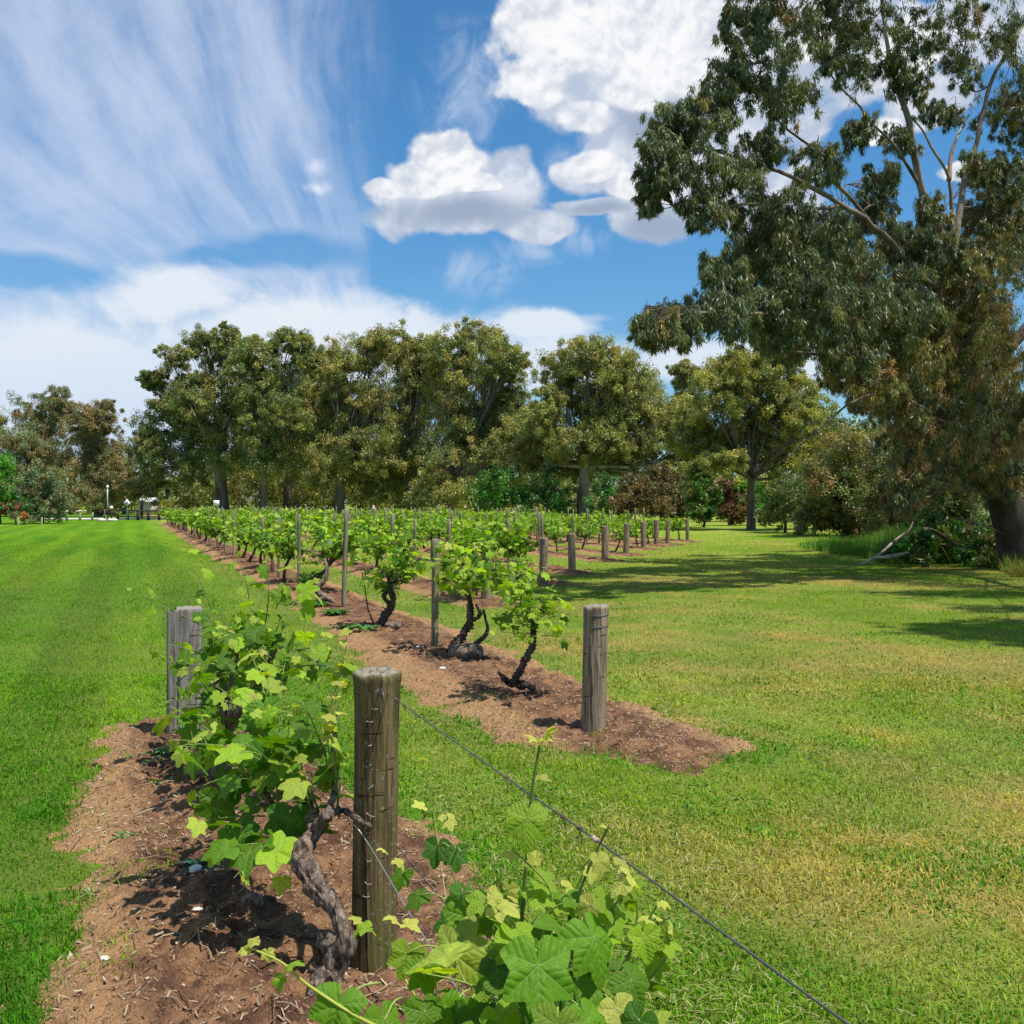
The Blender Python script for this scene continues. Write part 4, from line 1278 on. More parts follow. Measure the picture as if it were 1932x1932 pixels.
row2_vine('low grapevine with one crooked trunk beside the near end post of the second row',
          [([(1022, 1338, 8.3), (1016, 1310, 8.3), (1000, 1294, 8.4), (965, 1290, 8.5), (950, 1278, 8.5)], 0.045, 0.03), ([(968, 1288, 8.45), (985, 1255, 8.4), (1004, 1220, 8.4), (1006, 1190, 8.4), (1000, 1165, 8.4)], 0.036, 0.022),
           ([(950, 1278, 8.5), (940, 1268, 8.6)], 0.02, 0.01)],
          [(1000, 1160, 8.4), (1006, 1185, 8.4), (985, 1130, 8.5), (965, 1110, 8.6), (1015, 1160, 8.3), (990, 1150, 8.2)], 34, 0.34, 51, up=(-0.1, 1.0))
row2_vine('gnarled black-trunked grapevine leaning over an old stump, second from the near end of its row',
          [([(822, 1256, 10.6), (845, 1240, 10.6), (868, 1205, 10.7), (885, 1175, 10.7), (888, 1150, 10.7), (884, 1120, 10.7)], 0.075, 0.028), ([(862, 1222, 10.6), (895, 1215, 10.6), (918, 1195, 10.6), (918, 1175, 10.6), (912, 1150, 10.6)], 0.03, 0.014),
           ([(885, 1175, 10.7), (905, 1160, 10.6), (898, 1140, 10.6)], 0.03, 0.015), ([(845, 1240, 10.6), (825, 1235, 10.7), (815, 1225, 10.8)], 0.03, 0.012)],
          [(884, 1120, 10.7), (870, 1095, 10.8), (860, 1070, 10.9), (900, 1090, 10.7), (925, 1100, 10.5), (945, 1110, 10.3), (900, 1120, 10.6), (940, 1085, 10.4), (960, 1100, 10.3), (850, 1050, 11)], 54, 0.38, 52, up=(0.0, 1.0))
row2_vine('tall grapevine with a thin twisted black trunk between two tall stakes, second row',
          [([(712, 1194, 13.2), (722, 1170, 13.2), (738, 1145, 13.2), (742, 1128, 13.2), (734, 1110, 13.2), (750, 1092, 13.2)], 0.07, 0.03), ([(738, 1145, 13.2), (725, 1125, 13.2), (735, 1108, 13.2), (730, 1080, 13.2)], 0.035, 0.02),
           ([(715, 1190, 13.2), (700, 1165, 13.3), (690, 1130, 13.4)], 0.014, 0.008)],
          [(750, 1092, 13.2), (730, 1080, 13.2), (720, 1050, 13.3), (760, 1060, 13.1), (740, 1030, 13.2), (700, 1050, 13.4), (725, 1110, 13.2), (765, 1090, 13)], 62, 0.42, 53, up=(0.0, 1.0))

def stump(px, py, Y, r, l, label, seed):
    t = empty('vine_stump', label, 'stump')
    g = Geo()
    c = np.array(at(px, py, Y)); c[2] = gz(c[0], c[1]) + r * 0.7
    d = unit((1.0, -0.35, 0.05))
    tt = np.linspace(-0.5, 0.5, 18)
    P_ = c + d * (tt * l)[:, None]
    tube(g, P_, r * (1 - 0.3 * (2 * tt) ** 2), 18, gnarl=0.45, gfreq=14, seed=seed)
    link('wood', g.mesh('stump_wood'), M['vine_bark'], t)
stump(880, 1228, 10.5, 0.085, 0.34, 'round dark old stump lying at the foot of the leaning gnarled vine', 3)
stump(742, 1192, 12.9, 0.055, 0.2, 'small broken grey stump beside the thin twisted trunk', 5)
stump(478, 1775, 3.98, 0.03, 0.08, 'worn grey root knob rising from the nearest soil bed', 8)
def bare_vine():
    t = empty('old_vine_trunk', 'bare coiled old vine trunk with no leaves beside a tuft of green grass', 'vine trunk')
    g = Geo()
    for pl, r0, r1 in (([(598, 1133, 16.2), (612, 1128, 16.2), (600, 1118, 16.2), (598, 1108, 16.2), (612, 1095, 16.2), (618, 1075, 16.2), (612, 1055, 16.3)], 0.07, 0.02), ([(612, 1128, 16.2), (625, 1132, 16.1), (632, 1140, 16.1)], 0.05, 0.02)):
        tube(g, smooth_path(px_path(pl), 26), np.linspace(r0, r1, 26), 10, gnarl=0.6, gfreq=14, seed=4)
    link('wood', g.mesh('old_vine_wood'), M['vine_bark'], t)
bare_vine()

# stakes of the second row that stand clear
def stake(px, py, h, r, label, group='tall stakes of the vineyard', loc=None, lean=0.0, name='vine_stake'):
    if loc is None: x, y, _ = gnd(px, py)
    else: x, y = loc
    g = Geo()
    n = 9
    zz = np.concatenate([np.linspace(-0.1, h, n), [h + 0.005]])
    pts = np.stack([lean * zz, 0 * zz, zz], -1)
    rad = np.full(n + 1, r); rad[-1] = r * 0.75
    tube(g, pts, rad, 10, gnarl=0.10, gfreq=8)
    o = link(name, g.mesh('stake'), M['stake'])
    o.location = (x, y, 0.03)
    tag(o, label, 'stake', group)
    return o
stake(820, 1232, 1.22, 0.042, 'round greenish stake left of the gnarled leaning vine in the second row', lean=0.01)
stake(648, 1152, 1.52, 0.036, 'tall dark stake beside a thin hanging cane in the second row', lean=0.03)
stake(741, 1150, 1.45, 0.035, 'dark stake half hidden in the leaves of the tall second row vine')
g = Geo(); tube(g, smooth_path(px_path([(695, 1155, 13.6), (690, 1120, 13.6), (683, 1080, 13.6)]), 10), 0.009, 6)
tag(link('bare_cane', g.mesh('bare_cane'), M['tendril']), 'thin bare cane hanging to the soil between two stakes', 'cane')

# ---------------------------------------------------------------- vineyard: copied vines
def proto_vine(seed):
    rng = np.random.default_rng(seed)
    root = empty('grapevine')
    gt, gs, gl = Geo(), Geo(), Geo()
    lx, ly = rng.normal(0, 0.12, 2)
    hz = rng.uniform(0.55, 0.75)
    P_ = smooth_path([(0, 0, -0.05), (lx * .6 + rng.normal(0, .06), ly * .6, hz * .3), (lx - rng.normal(0, .07), ly, hz * .65), (lx * 1.3, ly * 1.2, hz)], 16)
    tube(gt, P_, np.linspace(rng.uniform(0.04, .06), 0.028, 16), 9, gnarl=0.6, gfreq=12, seed=seed)
    tips = [P_[-1]]
    for k in range(4):
        a = rng.uniform(0, 2 * PI)
        e = P_[-1] + np.array([RD[0] * math.cos(a) * 0.5, RD[1] * math.cos(a) * 0.5, 0]) + np.array([math.cos(a * 2.3) * .15, math.sin(a * 1.7) * .15, rng.uniform(0.12, 0.38)])
        q = smooth_path([P_[-3], P_[-1] * .5 + e * .5 + rng.normal(0, .04, 3), e], 10)
        tube(gt, q, np.linspace(0.03, 0.012, 10), 7, gnarl=0.5, gfreq=14, seed=seed + k)
        tips += [q[5], q[-1]]
    for k in range(38):
        p0 = tips[k % len(tips)] + rng.normal(0, 0.04, 3)
        d = np.array([rng.normal(0, .8), rng.normal(0, .8), rng.uniform(0.0, 1.2)])
        shoot(gl, gs, p0, d, rng.uniform(0.35, 0.68), rng, 'l', rng.uniform(0.10, 0.135), rng.uniform(0.2, 1.0), 0.006, 0.066, young=0.42)
    link('trunk', gt.mesh('vine_trunk'), M['old_bark'], root)
    link('foliage', gl.mesh('vine_foliage', False), M['vine_far'], root)
    link('shoots', gs.mesh('vine_shoots'), M['stem'], root)
    return root

PROTO = [proto_vine(100 + i) for i in range(9)]
used = [False] * len(PROTO)
rowname = {i: ('second' if i == 0 else ORD[i + 1]) for i in range(len(ROW_POSTS))}
rng_v = random.Random(5)

def place_vine(k, x, y, rz, s, label, group):
    src = PROTO[k]
    if not used[k]:
        o = src; used[k] = True
    else:
        o = src.copy(); COL.objects.link(o)
        for ch in list(src.children):
            c = ch.copy(); COL.objects.link(c); c.parent = o
    o.location = (x, y, 0.03); o.rotation_euler = (0, 0, rz); o.scale = (s, s, s)
    tag(o, label, 'grapevine', group)
    return o

nv = 0; ns = 0
stake_src = None
for ri, (p, q0) in enumerate(row_info):
    if ri == 0: q = 19.0; cnt = 4
    else: q = q0 + 0.9; cnt = 0
    step = 2.35 if ri < 4 else 2.7
    qe = Q_END - 2 - (0 if ri < 6 else (ri - 5) * 3)
    gname = f'vines of the {rowname[ri]} row'
    while q < qe:
        skip = rng_v.random() < (0.09 if ri < 3 else 0.16)
        if not skip:
            pp = p + rng_v.gauss(0, 0.10)
            x, y = pq(pp, q + rng_v.gauss(0, 0.15))
            big = 1.0 if ri < 3 else 0.95
            s = big * rng_v.uniform(0.82, 1.04)
            if ri >= 3 and q < q0 + 6: s *= 0.85
            place_vine(rng_v.randrange(len(PROTO)), x, y, rng_v.uniform(0, 2 * PI), s,
                       f'leafy green vine, {ORD[min(cnt, 35)]} along the {rowname[ri]} row counted from its near end', gname)
            nv += 1
        if rng_v.random() < 0.62:
            x, y = pq(p + rng_v.gauss(0, 0.06), q + step * 0.5)
            lab = f'slim wooden stake beyond the {ORD[min(cnt, 35)]} vine of the {rowname[ri]} row'
            hgt = rng_v.uniform(0.9, 1.06)
            if stake_src is None:
                stake_src = stake(0, 0, 1.4, 0.034, lab, f'stakes of the {rowname[ri]} row', loc=(x, y))
            else:
                o = stake_src.copy(); COL.objects.link(o)
                o.location = (x, y, 0.03); o.scale = (1, 1, hgt); o.rotation_euler = (rng_v.gauss(0, .03), rng_v.gauss(0, .03), rng_v.uniform(0, 6))
                tag(o, lab, 'stake', f'stakes of the {rowname[ri]} row')
            ns += 1
        q += step; cnt += 1
print('VINES', nv, 'STAKES', ns)

# ---------------------------------------------------------------- trees
def leaf_cloud(centres, radii, counts, L, Wd, cols, rng, droop=0.6, shell=0.5, vstretch=1.0, curl=True):
    """narrow rhombic leaves scattered through many small clumps"""
    n = int(counts.sum())
    idx = np.repeat(np.arange(len(centres)), counts)
    d = rng.normal(0, 1, (n, 3)); d /= np.linalg.norm(d, axis=1)[:, None]
    r = rng.uniform(0, 1, n) ** shell
    pos = centres[idx] + d * (r * radii[idx])[:, None] * (1, 1, vstretch)
    ax = rng.normal(0, 1, (n, 3)) * (1.0 if droop < 1 else 0.62); ax[:, 2] -= droop * 1.6
    ax += d * (0.35 if droop < 1 else 0.12)
    ax /= np.linalg.norm(ax, axis=1)[:, None]
    o = rng.normal(0, 1, (n, 3))
    sd = np.cross(ax, o); sd /= np.linalg.norm(sd, axis=1)[:, None]
    nm = np.cross(ax, sd)
    l = (L * rng.uniform(0.6, 1.3, n))[:, None]; w = (Wd * rng.uniform(0.7, 1.3, n))[:, None]
    V = np.stack([pos, pos + ax * l * .4 + sd * w * .5 + nm * l * .03, pos + ax * l + nm * l * 0.1, pos + ax * l * .4 - sd * w * .5 + nm * l * .03], 1).reshape(-1, 3)
    Fc = np.arange(n * 4).reshape(-1, 4)
    c = cols[idx] * rng.uniform(0.65, 1.4, (n, 1))
    return V, Fc, np.repeat(c, 4, 0)

def tree(name, label, cat, base, lobes, Y, leafL, leafW, per_clump, clumps, pal, group=None, trunk_r=0.3, fork=0.35, dz=1.0, seed=0, bark=(1, 1, 1), darkbase=True,
         clump_r=0.36, droop=0.6, limbs=None, leafmat='gum', density=1.0, sub_r=0.35, crown_name='crown', depths=None, squash=0.8, spread=1.0, filler=False):
    """lobes: (px, py, rx, ry[, Y]) measured view units at depth Y"""
    rng = np.random.default_rng(seed)
    bx, by, bz = base
    t = empty(name, label, cat, group, (bx, by, 0))
    O = np.array([bx, by, 0.0])
    gt, gb = Geo(), Geo()
    LC = []; LR = []
    for lb in lobes:
        yy = lb[4] if len(lb) > 4 else Y + rng.uniform(-0.5, 0.5) * dz * 4
        LC.append(np.array(at(lb[0], lb[1], yy)) - O)
        LR.append(np.array([lb[2] / F * yy, max(lb[2], lb[3]) / F * yy * 0.9, lb[3] / F * yy]))
    LC = np.array(LC); LR = np.array(LR)
    topz = (LC[:, 2]).max()
    mean = LC.mean(0)
    forkP = np.array([mean[0] * fork * 0.35, mean[1] * fork * 0.35, LC[:, 2].min() * 0.5 + topz * fork * 0.5])
    forkP[2] = max(1.0, min(forkP[2], topz * 0.45))
    bk = np.asarray(bark, float)
    nseg = 18
    tp = smooth_path([(0, 0, -0.3), tuple(forkP * (0.25, 0.25, 0.45) + rng.normal(0, .08, 3)), tuple(forkP)], nseg)
    tr = trunk_r * np.interp(np.linspace(0, 1, nseg), [0, 0.12, 1], [1.45, 1.0, 0.72])
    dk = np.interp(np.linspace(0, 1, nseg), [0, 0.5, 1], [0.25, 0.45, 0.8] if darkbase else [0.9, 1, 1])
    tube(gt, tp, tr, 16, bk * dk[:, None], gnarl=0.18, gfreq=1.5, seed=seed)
    cen, rad, cnt, col = [], [], [], []
    if filler:
        LC = np.vstack([LC, LC * (0.9, 0.9, 0.93) + rng.normal(0, 0.35, LC.shape) * LR.mean() * (1, 1.5, 0.8)])
        LR = np.vstack([LR, LR * 0.85])
    for i in range(len(LC)):
        c, r = LC[i], LR[i]
        mid = forkP * 0.45 + c * 0.55 + rng.normal(0, 0.10, 3) * r.mean() * 1.2
        mid[2] -= r[2] * 0.25
        lp = smooth_path([tuple(forkP * 0.98), tuple(forkP * 0.75 + mid * 0.25 + rng.normal(0, .05, 3) * r.mean()), tuple(mid), tuple(c)], 18)
        r0 = trunk_r * 0.42 * (r.mean() / LR.mean()) ** 0.5
        tube(gt, lp, np.linspace(r0, r0 * 0.22, 18), 8, bk * rng.choice([0.4, 0.5, 0.6, 1.1]), gnarl=0.15, gfreq=2, seed=seed + i)
        nc = int(clumps * rng.uniform(0.85, 1.15))
        for k in range(nc):
            d = unit(rng.normal(0, 1, 3) + np.array([0, 0, 0.25]))
            f = rng.uniform(0.35, 1.0) ** 0.6
            cc = c + d * r * f * spread
            s = lp[rng.integers(9, 18)]
            m2 = s * 0.5 + cc * 0.5 + rng.normal(0, 0.10, 3) * r.mean()
            tube(gt, smooth_path([tuple(s), tuple(m2), tuple(cc)], 7), np.linspace(r0 * 0.16, r0 * 0.04, 7), 5, bk * rng.uniform(0.35, 0.7), cap=False)
            cr = clump_r * r.mean() * rng.uniform(0.55, 1.25)
            base_c = np.asarray(pal[rng.integers(0, len(pal))], float) * rng.uniform(0.8, 1.2)
            for s_ in range(3):       # each clump is a few tufts
                cen.append(cc + rng.normal(0, 0.75, 3) * cr * (1, 1, squash)); rad.append(cr * rng.uniform(0.35, 0.9)); cnt.append(int(per_clump / 3 * density * rng.uniform(0.5, 1.5)))
                col.append(base_c * rng.uniform(0.85, 1.15))
    V, Fc, C = leaf_cloud(np.array(cen), np.array(rad), np.array(cnt), leafL, leafW, np.array(col), rng, droop)
    link('trunk', gt.mesh('tree_wood'), M['gum_bark'], t)
    link(crown_name, mesh_np('tree_crown', V, Fc, C), M[leafmat], t)
    return t

OLIVE = [(0.261, 0.269, 0.075), (0.216, 0.244, 0.068), (0.299, 0.295, 0.083), (0.197, 0.215, 0.075), (0.327, 0.269, 0.083)]
DARKO = [(0.131, 0.177, 0.053), (0.17, 0.209, 0.059), (0.115, 0.16, 0.046), (0.2, 0.2, 0.059)]
RUST = [(0.253, 0.198, 0.083), (0.207, 0.186, 0.077), (0.172, 0.174, 0.066), (0.276, 0.192, 0.083)]
GREYG = [(0.165, 0.218, 0.11), (0.209, 0.253, 0.121), (0.132, 0.178, 0.088), (0.22, 0.196, 0.094)]
BRIGHT = [(0.088, 0.275, 0.02), (0.132, 0.352, 0.03), (0.077, 0.198, 0.02)]
GREEN = [(0.055, 0.165, 0.03), (0.077, 0.209, 0.035), (0.044, 0.121, 0.025)]
AUT = [(0.175, 0.102, 0.041), (0.135, 0.094, 0.041), (0.203, 0.136, 0.045), (0.115, 0.102, 0.041)]
YELO = [(0.312, 0.29, 0.05), (0.254, 0.242, 0.044), (0.196, 0.206, 0.05)]

def gb(px, Y):   # ground point under a view column at depth Y
    a, b = ray(px, 960)
    return (a * Y, Y, 0)

far = dict(leafL=0.24, leafW=0.085, per_clump=340, clumps=26, spread=1.12, filler=True, group='tall gum trees behind the vineyard')
tree('gum_tree', 'leftmost gum tree, cut by the left edge of the photo', 'tree', gb(-10, 130), [(-10, 840, 34, 50), (0, 900, 40, 40), (-30, 800, 30, 30)], 130, pal=OLIVE, seed=200, trunk_r=0.4, **far)
tree('gum_tree', 'rusty green gum with two rounded tops behind the grey-green shrub on the left', 'tree', gb(60, 128),
     [(62, 785, 32, 34), (108, 762, 26, 28), (50, 850, 46, 40), (100, 840, 46, 40), (60, 905, 60, 40)], 128, pal=RUST + GREYG[:2], seed=201, trunk_r=0.45, **far)
tree('gum_tree', 'rusty brown gum tree standing above the pale rail fence on the left', 'tree', gb(185, 125),
     [(200, 790, 24, 28), (168, 800, 34, 34), (150, 850, 45, 45), (205, 860, 38, 44), (180, 910, 60, 40), (225, 900, 26, 40)], 125, pal=RUST, seed=202, trunk_r=0.5, **far)
tree('gum_tree', 'tall gum with a thick dark trunk and wispy top, left in the tree belt', 'tree', gb(423, 108),
     [(392, 655, 34, 34), (425, 640, 24, 26), (322, 678, 34, 17), (290, 712, 22, 12), (340, 745, 46, 32), (305, 790, 40, 38), (285, 850, 36, 44), (370, 790, 55, 45), (430, 740, 40, 50), (330, 880, 70, 42), (420, 850, 60, 45)],
     108, pal=OLIVE[1:4] + DARKO + RUST[:1], seed=203, trunk_r=0.72, fork=0.5, **far)
tree('gum_tree', 'gum tree with a white forked trunk low down, right of the thick dark trunk', 'tree', gb(497, 104),
     [(478, 668, 40, 32), (545, 650, 40, 24), (505, 720, 46, 40), (480, 780, 45, 45), (540, 790, 45, 45), (500, 860, 60, 40), (570, 650, 26, 16)], 104, pal=OLIVE[:3] + DARKO, seed=204, trunk_r=0.45, fork=0.25, **far)
tree('gum_tree', 'rounded olive gum tree with a slim dark trunk near the middle left of the belt', 'tree', gb(540, 112),
     [(600, 700, 45, 40), (570, 750, 45, 40), (610, 790, 45, 45), (590, 860, 55, 45)], 112, pal=OLIVE, seed=205, trunk_r=0.5, **far)
tree('gum_tree', 'broad olive gum tree with a trunk branching white above the vine rows', 'tree', gb(642, 104),
     [(650, 675, 48, 34), (700, 668, 45, 34), (660, 740, 55, 45), (710, 760, 50, 50), (640, 820, 55, 45), (700, 850, 60, 45), (640, 890, 60, 30)], 104, pal=OLIVE, seed=206, trunk_r=0.55, fork=0.3, **far)
tree('gum_tree', 'olive gum tree left of the tallest domed crown', 'tree', gb(770, 106),
     [(748, 655, 36, 30), (780, 700, 40, 45), (770, 780, 45, 50), (760, 850, 50, 45), (740, 910, 50, 40), (815, 660, 36, 24)], 106, pal=OLIVE, seed=207, trunk_r=0.45, **far)
tree('gum_tree', 'tallest gum tree with a domed crown and many bare slanting limbs', 'tree', gb(845, 102),
     [(895, 635, 42, 28), (850, 675, 45, 34), (935, 680, 42, 38), (965, 690, 26, 26), (880, 730, 60, 40), (950, 750, 40, 35), (860, 800, 55, 40), (925, 810, 50, 45), (840, 870, 60, 40), (975, 830, 30, 50)],
     102, pal=OLIVE + DARKO[:1], seed=208, trunk_r=0.6, fork=0.1, bark=(1.1, 1.1, 1.1), **far)
tree('gum_tree', 'wide rounded gum tree with a white and dark trunk rising right behind the vine stakes', 'tree', gb(1100, 94),
     [(1105, 672, 50, 28), (1150, 690, 46, 32), (1060, 710, 42, 34), (1030, 760, 30, 30), (1190, 735, 50, 40), (1230, 760, 50, 42), (1130, 760, 46, 34), (1090, 820, 60, 38), (1170, 820, 55, 38), (1240, 830, 50, 34), (1060, 860, 50, 36), (1140, 870, 60, 30), (1285, 790, 40, 36), (1290, 850, 40, 30), (1010, 850, 34, 34)],
     94, pal=OLIVE, seed=209, trunk_r=0.62, fork=0.28, bark=(1.3, 1.3, 1.3), **far)
tree('gum_tree', 'slender gum with a thin crown showing between two wide gum trees', 'tree', gb(1290, 100), [(1290, 705, 24, 22), (1312, 760, 30, 40), (1280, 800, 36, 34), (1320, 830, 34, 34)], 100, pal=OLIVE, seed=210, trunk_r=0.3, fork=0.5, **far)
tree('gum_tree', 'dark gum tree filling the gap behind the white forked gum', 'tree', gb(560, 124), [(470, 800, 60, 50), (560, 760, 60, 50), (520, 870, 70, 50), (600, 850, 60, 50), (420, 880, 60, 40)], 124, pal=DARKO + OLIVE[:1], seed=220, trunk_r=0.4, **far)
tree('gum_tree', 'dark gum tree filling the gap left of the domed gum', 'tree', gb(755, 122), [(700, 800, 60, 50), (790, 770, 60, 60), (760, 860, 70, 50), (840, 760, 50, 50), (880, 870, 60, 50)], 122, pal=DARKO + OLIVE[:2], seed=221, trunk_r=0.4, **far)
tree('gum_tree', 'dark gum tree between the domed gum and the wide rounded gum', 'tree', gb(1000, 118), [(985, 800, 40, 60), (960, 870, 50, 50), (1030, 880, 50, 40), (1010, 840, 40, 40)], 118, pal=DARKO + RUST[:1] + OLIVE[:1], seed=222, trunk_r=0.4, **far)
mid_ = dict(leafL=0.17, leafW=0.06, per_clump=360, clumps=27, spread=1.1, filler=True, group='tall gum trees behind the vineyard')
tree('gum_tree', 'spreading gum with a thick dark trunk standing at the far end of the right lawn', 'tree', gb(1417, 64),
     [(1390, 700, 54, 40), (1450, 690, 54, 36), (1350, 740, 44, 42), (1430, 760, 66, 42), (1500, 750, 50, 46), (1335, 825, 50, 32), (1400, 825, 60, 36), (1470, 835, 56, 40), (1530, 800, 46, 46), (1290, 825, 40, 26), (1550, 850, 44, 40), (1370, 870, 40, 22)],
     64, pal=OLIVE[:3] + YELO[:1], seed=211, trunk_r=0.30, fork=0.22, bark=(0.9, 0.85, 0.8), **mid_)

# undergrowth behind the vines and round the lawn
def shrub(label, px, Y, lobes, pal, seed, leafL=0.22, leafW=0.12, per=200, clumps=12, cat='shrub', group='shrubs below the gum trees', name='shrub', bark=(0.6, 0.5, 0.4), tr=0.08, droop=0.2, **kw):
    return tree(name, label, cat, gb(px, Y), lobes, Y, leafL, leafW, per, clumps, pal, group, tr, 0.1, 0.6, seed, bark, True, kw.pop('clump_r', 0.45), droop, **kw)

shrub('grey-green rounded shrub on the left lawn edge', 82, 84, [(80, 905, 34, 30), (60, 935, 36, 34), (105, 938, 28, 34), (80, 960, 46, 22)], GREYG, 300, 0.20, 0.09, 300, 16)
shrub('bright green feathery tree at the left edge', 2, 84, [(0, 885, 20, 26), (5, 920, 28, 26), (-15, 910, 30, 60)], BRIGHT, 301, 0.18, 0.08, 300, 16)
shrub('low shrub with dull red flowers at the left edge', 30, 80, [(25, 955, 22, 14), (8, 965, 22, 12), (48, 965, 16, 12)], GREEN + [(0.35, 0.06, 0.06), (0.2, 0.07, 0.03)], 302, 0.12, 0.08, 200, 10)
shrub('small orange plant on the left lawn edge', 47, 80, [(47, 976, 8, 7)], [(0.55, 0.22, 0.05), (0.45, 0.2, 0.05)], 303, 0.1, 0.06, 160, 8)
shrub('small broad tree with reddish tips behind the diamond sign', 268, 112, [(265, 905, 26, 20), (245, 925, 22, 16), (292, 925, 26, 20), (268, 925, 24, 16)], RUST + DARKO, 304, 0.22, 0.12, 220, 12, tr=0.16)
ub = [('olive bush between the white fork and the thick dark trunk', 455, 118, [(450, 920, 40, 34), (420, 935, 34, 30), (480, 900, 34, 34)], YELO + RUST[:1]),
      ('yellowish bush beneath the pale forked gum', 560, 120, [(560, 915, 40, 34), (530, 930, 30, 28), (600, 925, 36, 30)], YELO),
      ('dull olive bush between two slim dark trunks', 690, 118, [(690, 905, 40, 38), (660, 930, 34, 26), (730, 930, 34, 26)], YELO + DARKO),
      ('low olive bush below the domed gum', 850, 98, [(850, 930, 40, 24), (800, 940, 30, 22), (820, 915, 34, 26)], OLIVE),
      ('leafy green bush behind the middle vine stakes', 945, 92, [(945, 915, 34, 30), (920, 935, 36, 26), (975, 940, 30, 24)], GREEN + BRIGHT[:1]),
      ('dark green upright bush left of the white gum trunk', 1030, 92, [(1030, 910, 28, 36), (1015, 945, 30, 26), (1050, 945, 26, 26)], GREEN[::2] + DARKO[:1]),
      ('green bush right of the white gum trunk', 1140, 88, [(1140, 940, 34, 26), (1165, 955, 26, 20)], GREEN),
      ('rusty red shrub before the wide gum tree', 1200, 84, [(1200, 920, 30, 30), (1185, 950, 26, 24)], AUT),
      ('large rusty orange shrub behind the row end posts', 1245, 80, [(1245, 905, 30, 26), (1250, 945, 36, 32), (1222, 945, 26, 28), (1275, 955, 20, 26)], AUT),
      ('green shrub above the last row end posts', 1325, 72, [(1322, 890, 26, 24), (1330, 930, 26, 34), (1310, 960, 24, 26)], GREEN + DARKO),
      ('dark red shrub left of the spreading gum trunk', 1375, 76, [(1375, 945, 24, 22), (1365, 925, 22, 20), (1385, 968, 20, 18)], AUT[:2] + [(0.13, 0.05, 0.04)]),
      ('bright green shrub behind the spreading gum trunk', 1450, 78, [(1450, 930, 24, 26), (1465, 955, 24, 20), (1390, 915, 16, 14)], BRIGHT + YELO[:1]),
      ('dark spreading shrub right of the spreading gum trunk', 1480, 58, [(1490, 935, 30, 40), (1470, 970, 30, 22), (1515, 960, 26, 34)], DARKO),
      ('tall olive yellow shrub at the right lawn edge', 1600, 52, [(1590, 870, 40, 34), (1570, 920, 40, 38), (1620, 910, 40, 44), (1600, 960, 50, 30), (1550, 960, 30, 30)], YELO + DARKO[:2] + RUST[:1]),
      ('brown tangled shrub in the shade of the big gum', 1690, 48, [(1690, 880, 44, 40), (1660, 930, 44, 44), (1720, 940, 44, 44), (1680, 975, 60, 26)], DARKO + RUST[:2]),
      ('dark tall shrub behind the pale broken limb', 1790, 46, [(1780, 870, 50, 50), (1760, 940, 50, 50), (1820, 930, 50, 50), (1850, 860, 50, 60)], DARKO + GREEN[:1]),
      ('mid green shrub thicket right behind the big gum trunk', 1910, 44, [(1900, 880, 40, 60), (1940, 860, 50, 70), (1950, 960, 50, 50), (1880, 960, 40, 40)], DARKO + YELO[:1] + GREEN[:1]),
      ('tall grey-green tree behind the right lawn edge', 1560, 66, [(1540, 850, 36, 40), (1580, 820, 36, 30), (1640, 840, 50, 40), (1700, 850, 40, 40)], GREYG + DARKO)]
ub += [('tall brown and olive scrub wall left of the big gum', 1660, 50, [(1600, 830, 50, 40), (1660, 850, 56, 44), (1720, 860, 50, 44), (1540, 900, 44, 44), (1640, 930, 56, 44), (1700, 960, 56, 34)], YELO + RUST + DARKO[:2]),
       ('tangled low scrub in the long grass beside the fallen branch', 1745, 27.5, [(1730, 1030, 30, 26), (1780, 1020, 36, 34), (1830, 1020, 40, 36), (1700, 1040, 20, 14), (1870, 1040, 34, 30)], DARKO + GREEN[:2]),
       ('low dark hedge behind the spreading gum trunk', 1420, 92, [(1380, 955, 40, 30), (1440, 960, 40, 30), (1500, 955, 40, 36), (1340, 960, 36, 26)], DARKO),
       ('long low brown thicket along the far right lawn edge', 1620, 54, [(1530, 975, 40, 30), (1600, 985, 46, 26), (1660, 985, 46, 30), (1720, 985, 46, 34), (1560, 940, 40, 36)], DARKO + RUST[:2]),
       ('dark thicket behind the long grass under the big gum', 1800, 40, [(1740, 990, 50, 36), (1800, 985, 50, 44), (1860, 980, 50, 44), (1800, 930, 60, 40)], DARKO),
       ('grey green thicket behind the rusty orange shrub', 1180, 104, [(1180, 930, 60, 40), (1260, 930, 60, 44), (1100, 940, 50, 34), (1320, 940, 50, 40)], DARKO + OLIVE[:1])]
for k, (lab, px, Y, lb, pal) in enumerate(ub):
    near_ = Y < 60
    shrub(lab, px, Y, lb, pal, 320 + k, 0.16 if near_ else 0.24, 0.06 if near_ else 0.12, 330 if near_ else 230, 20 if near_ else 13, tr=0.10, clump_r=0.5)

def woodland():
    rng = np.random.default_rng(77)
    cen, rad, cnt, col = [], [], [], []
    pal = DARKO + OLIVE[:1] + YELO[1:]
    for k in range(900):
        px = rng.uniform(-500, 2500); Y = rng.uniform(150, 185)
        X = (px - 966) / F * Y
        h = 4.5 + 5 * fbm(np.array([px / 130.0]), np.array([0.0]), None, 2, 9)[0]
        cen.append((X, Y, rng.uniform(0.3, h))); rad.append(rng.uniform(1.2, 2.6)); cnt.append(int(rng.uniform(90, 150)))
        col.append(np.asarray(pal[rng.integers(0, len(pal))]) * rng.uniform(0.7, 1.2))
    V, Fc, C = leaf_cloud(np.array(cen), np.array(rad), np.array(cnt), 0.9, 0.45, np.array(col), rng, 0.2)
    o = link('distant_woodland', mesh_np('distant_woodland', V, Fc, C), M['gum'])
    tag(o, 'far low woodland closing the view behind the gum trees', 'woodland', kind='stuff')
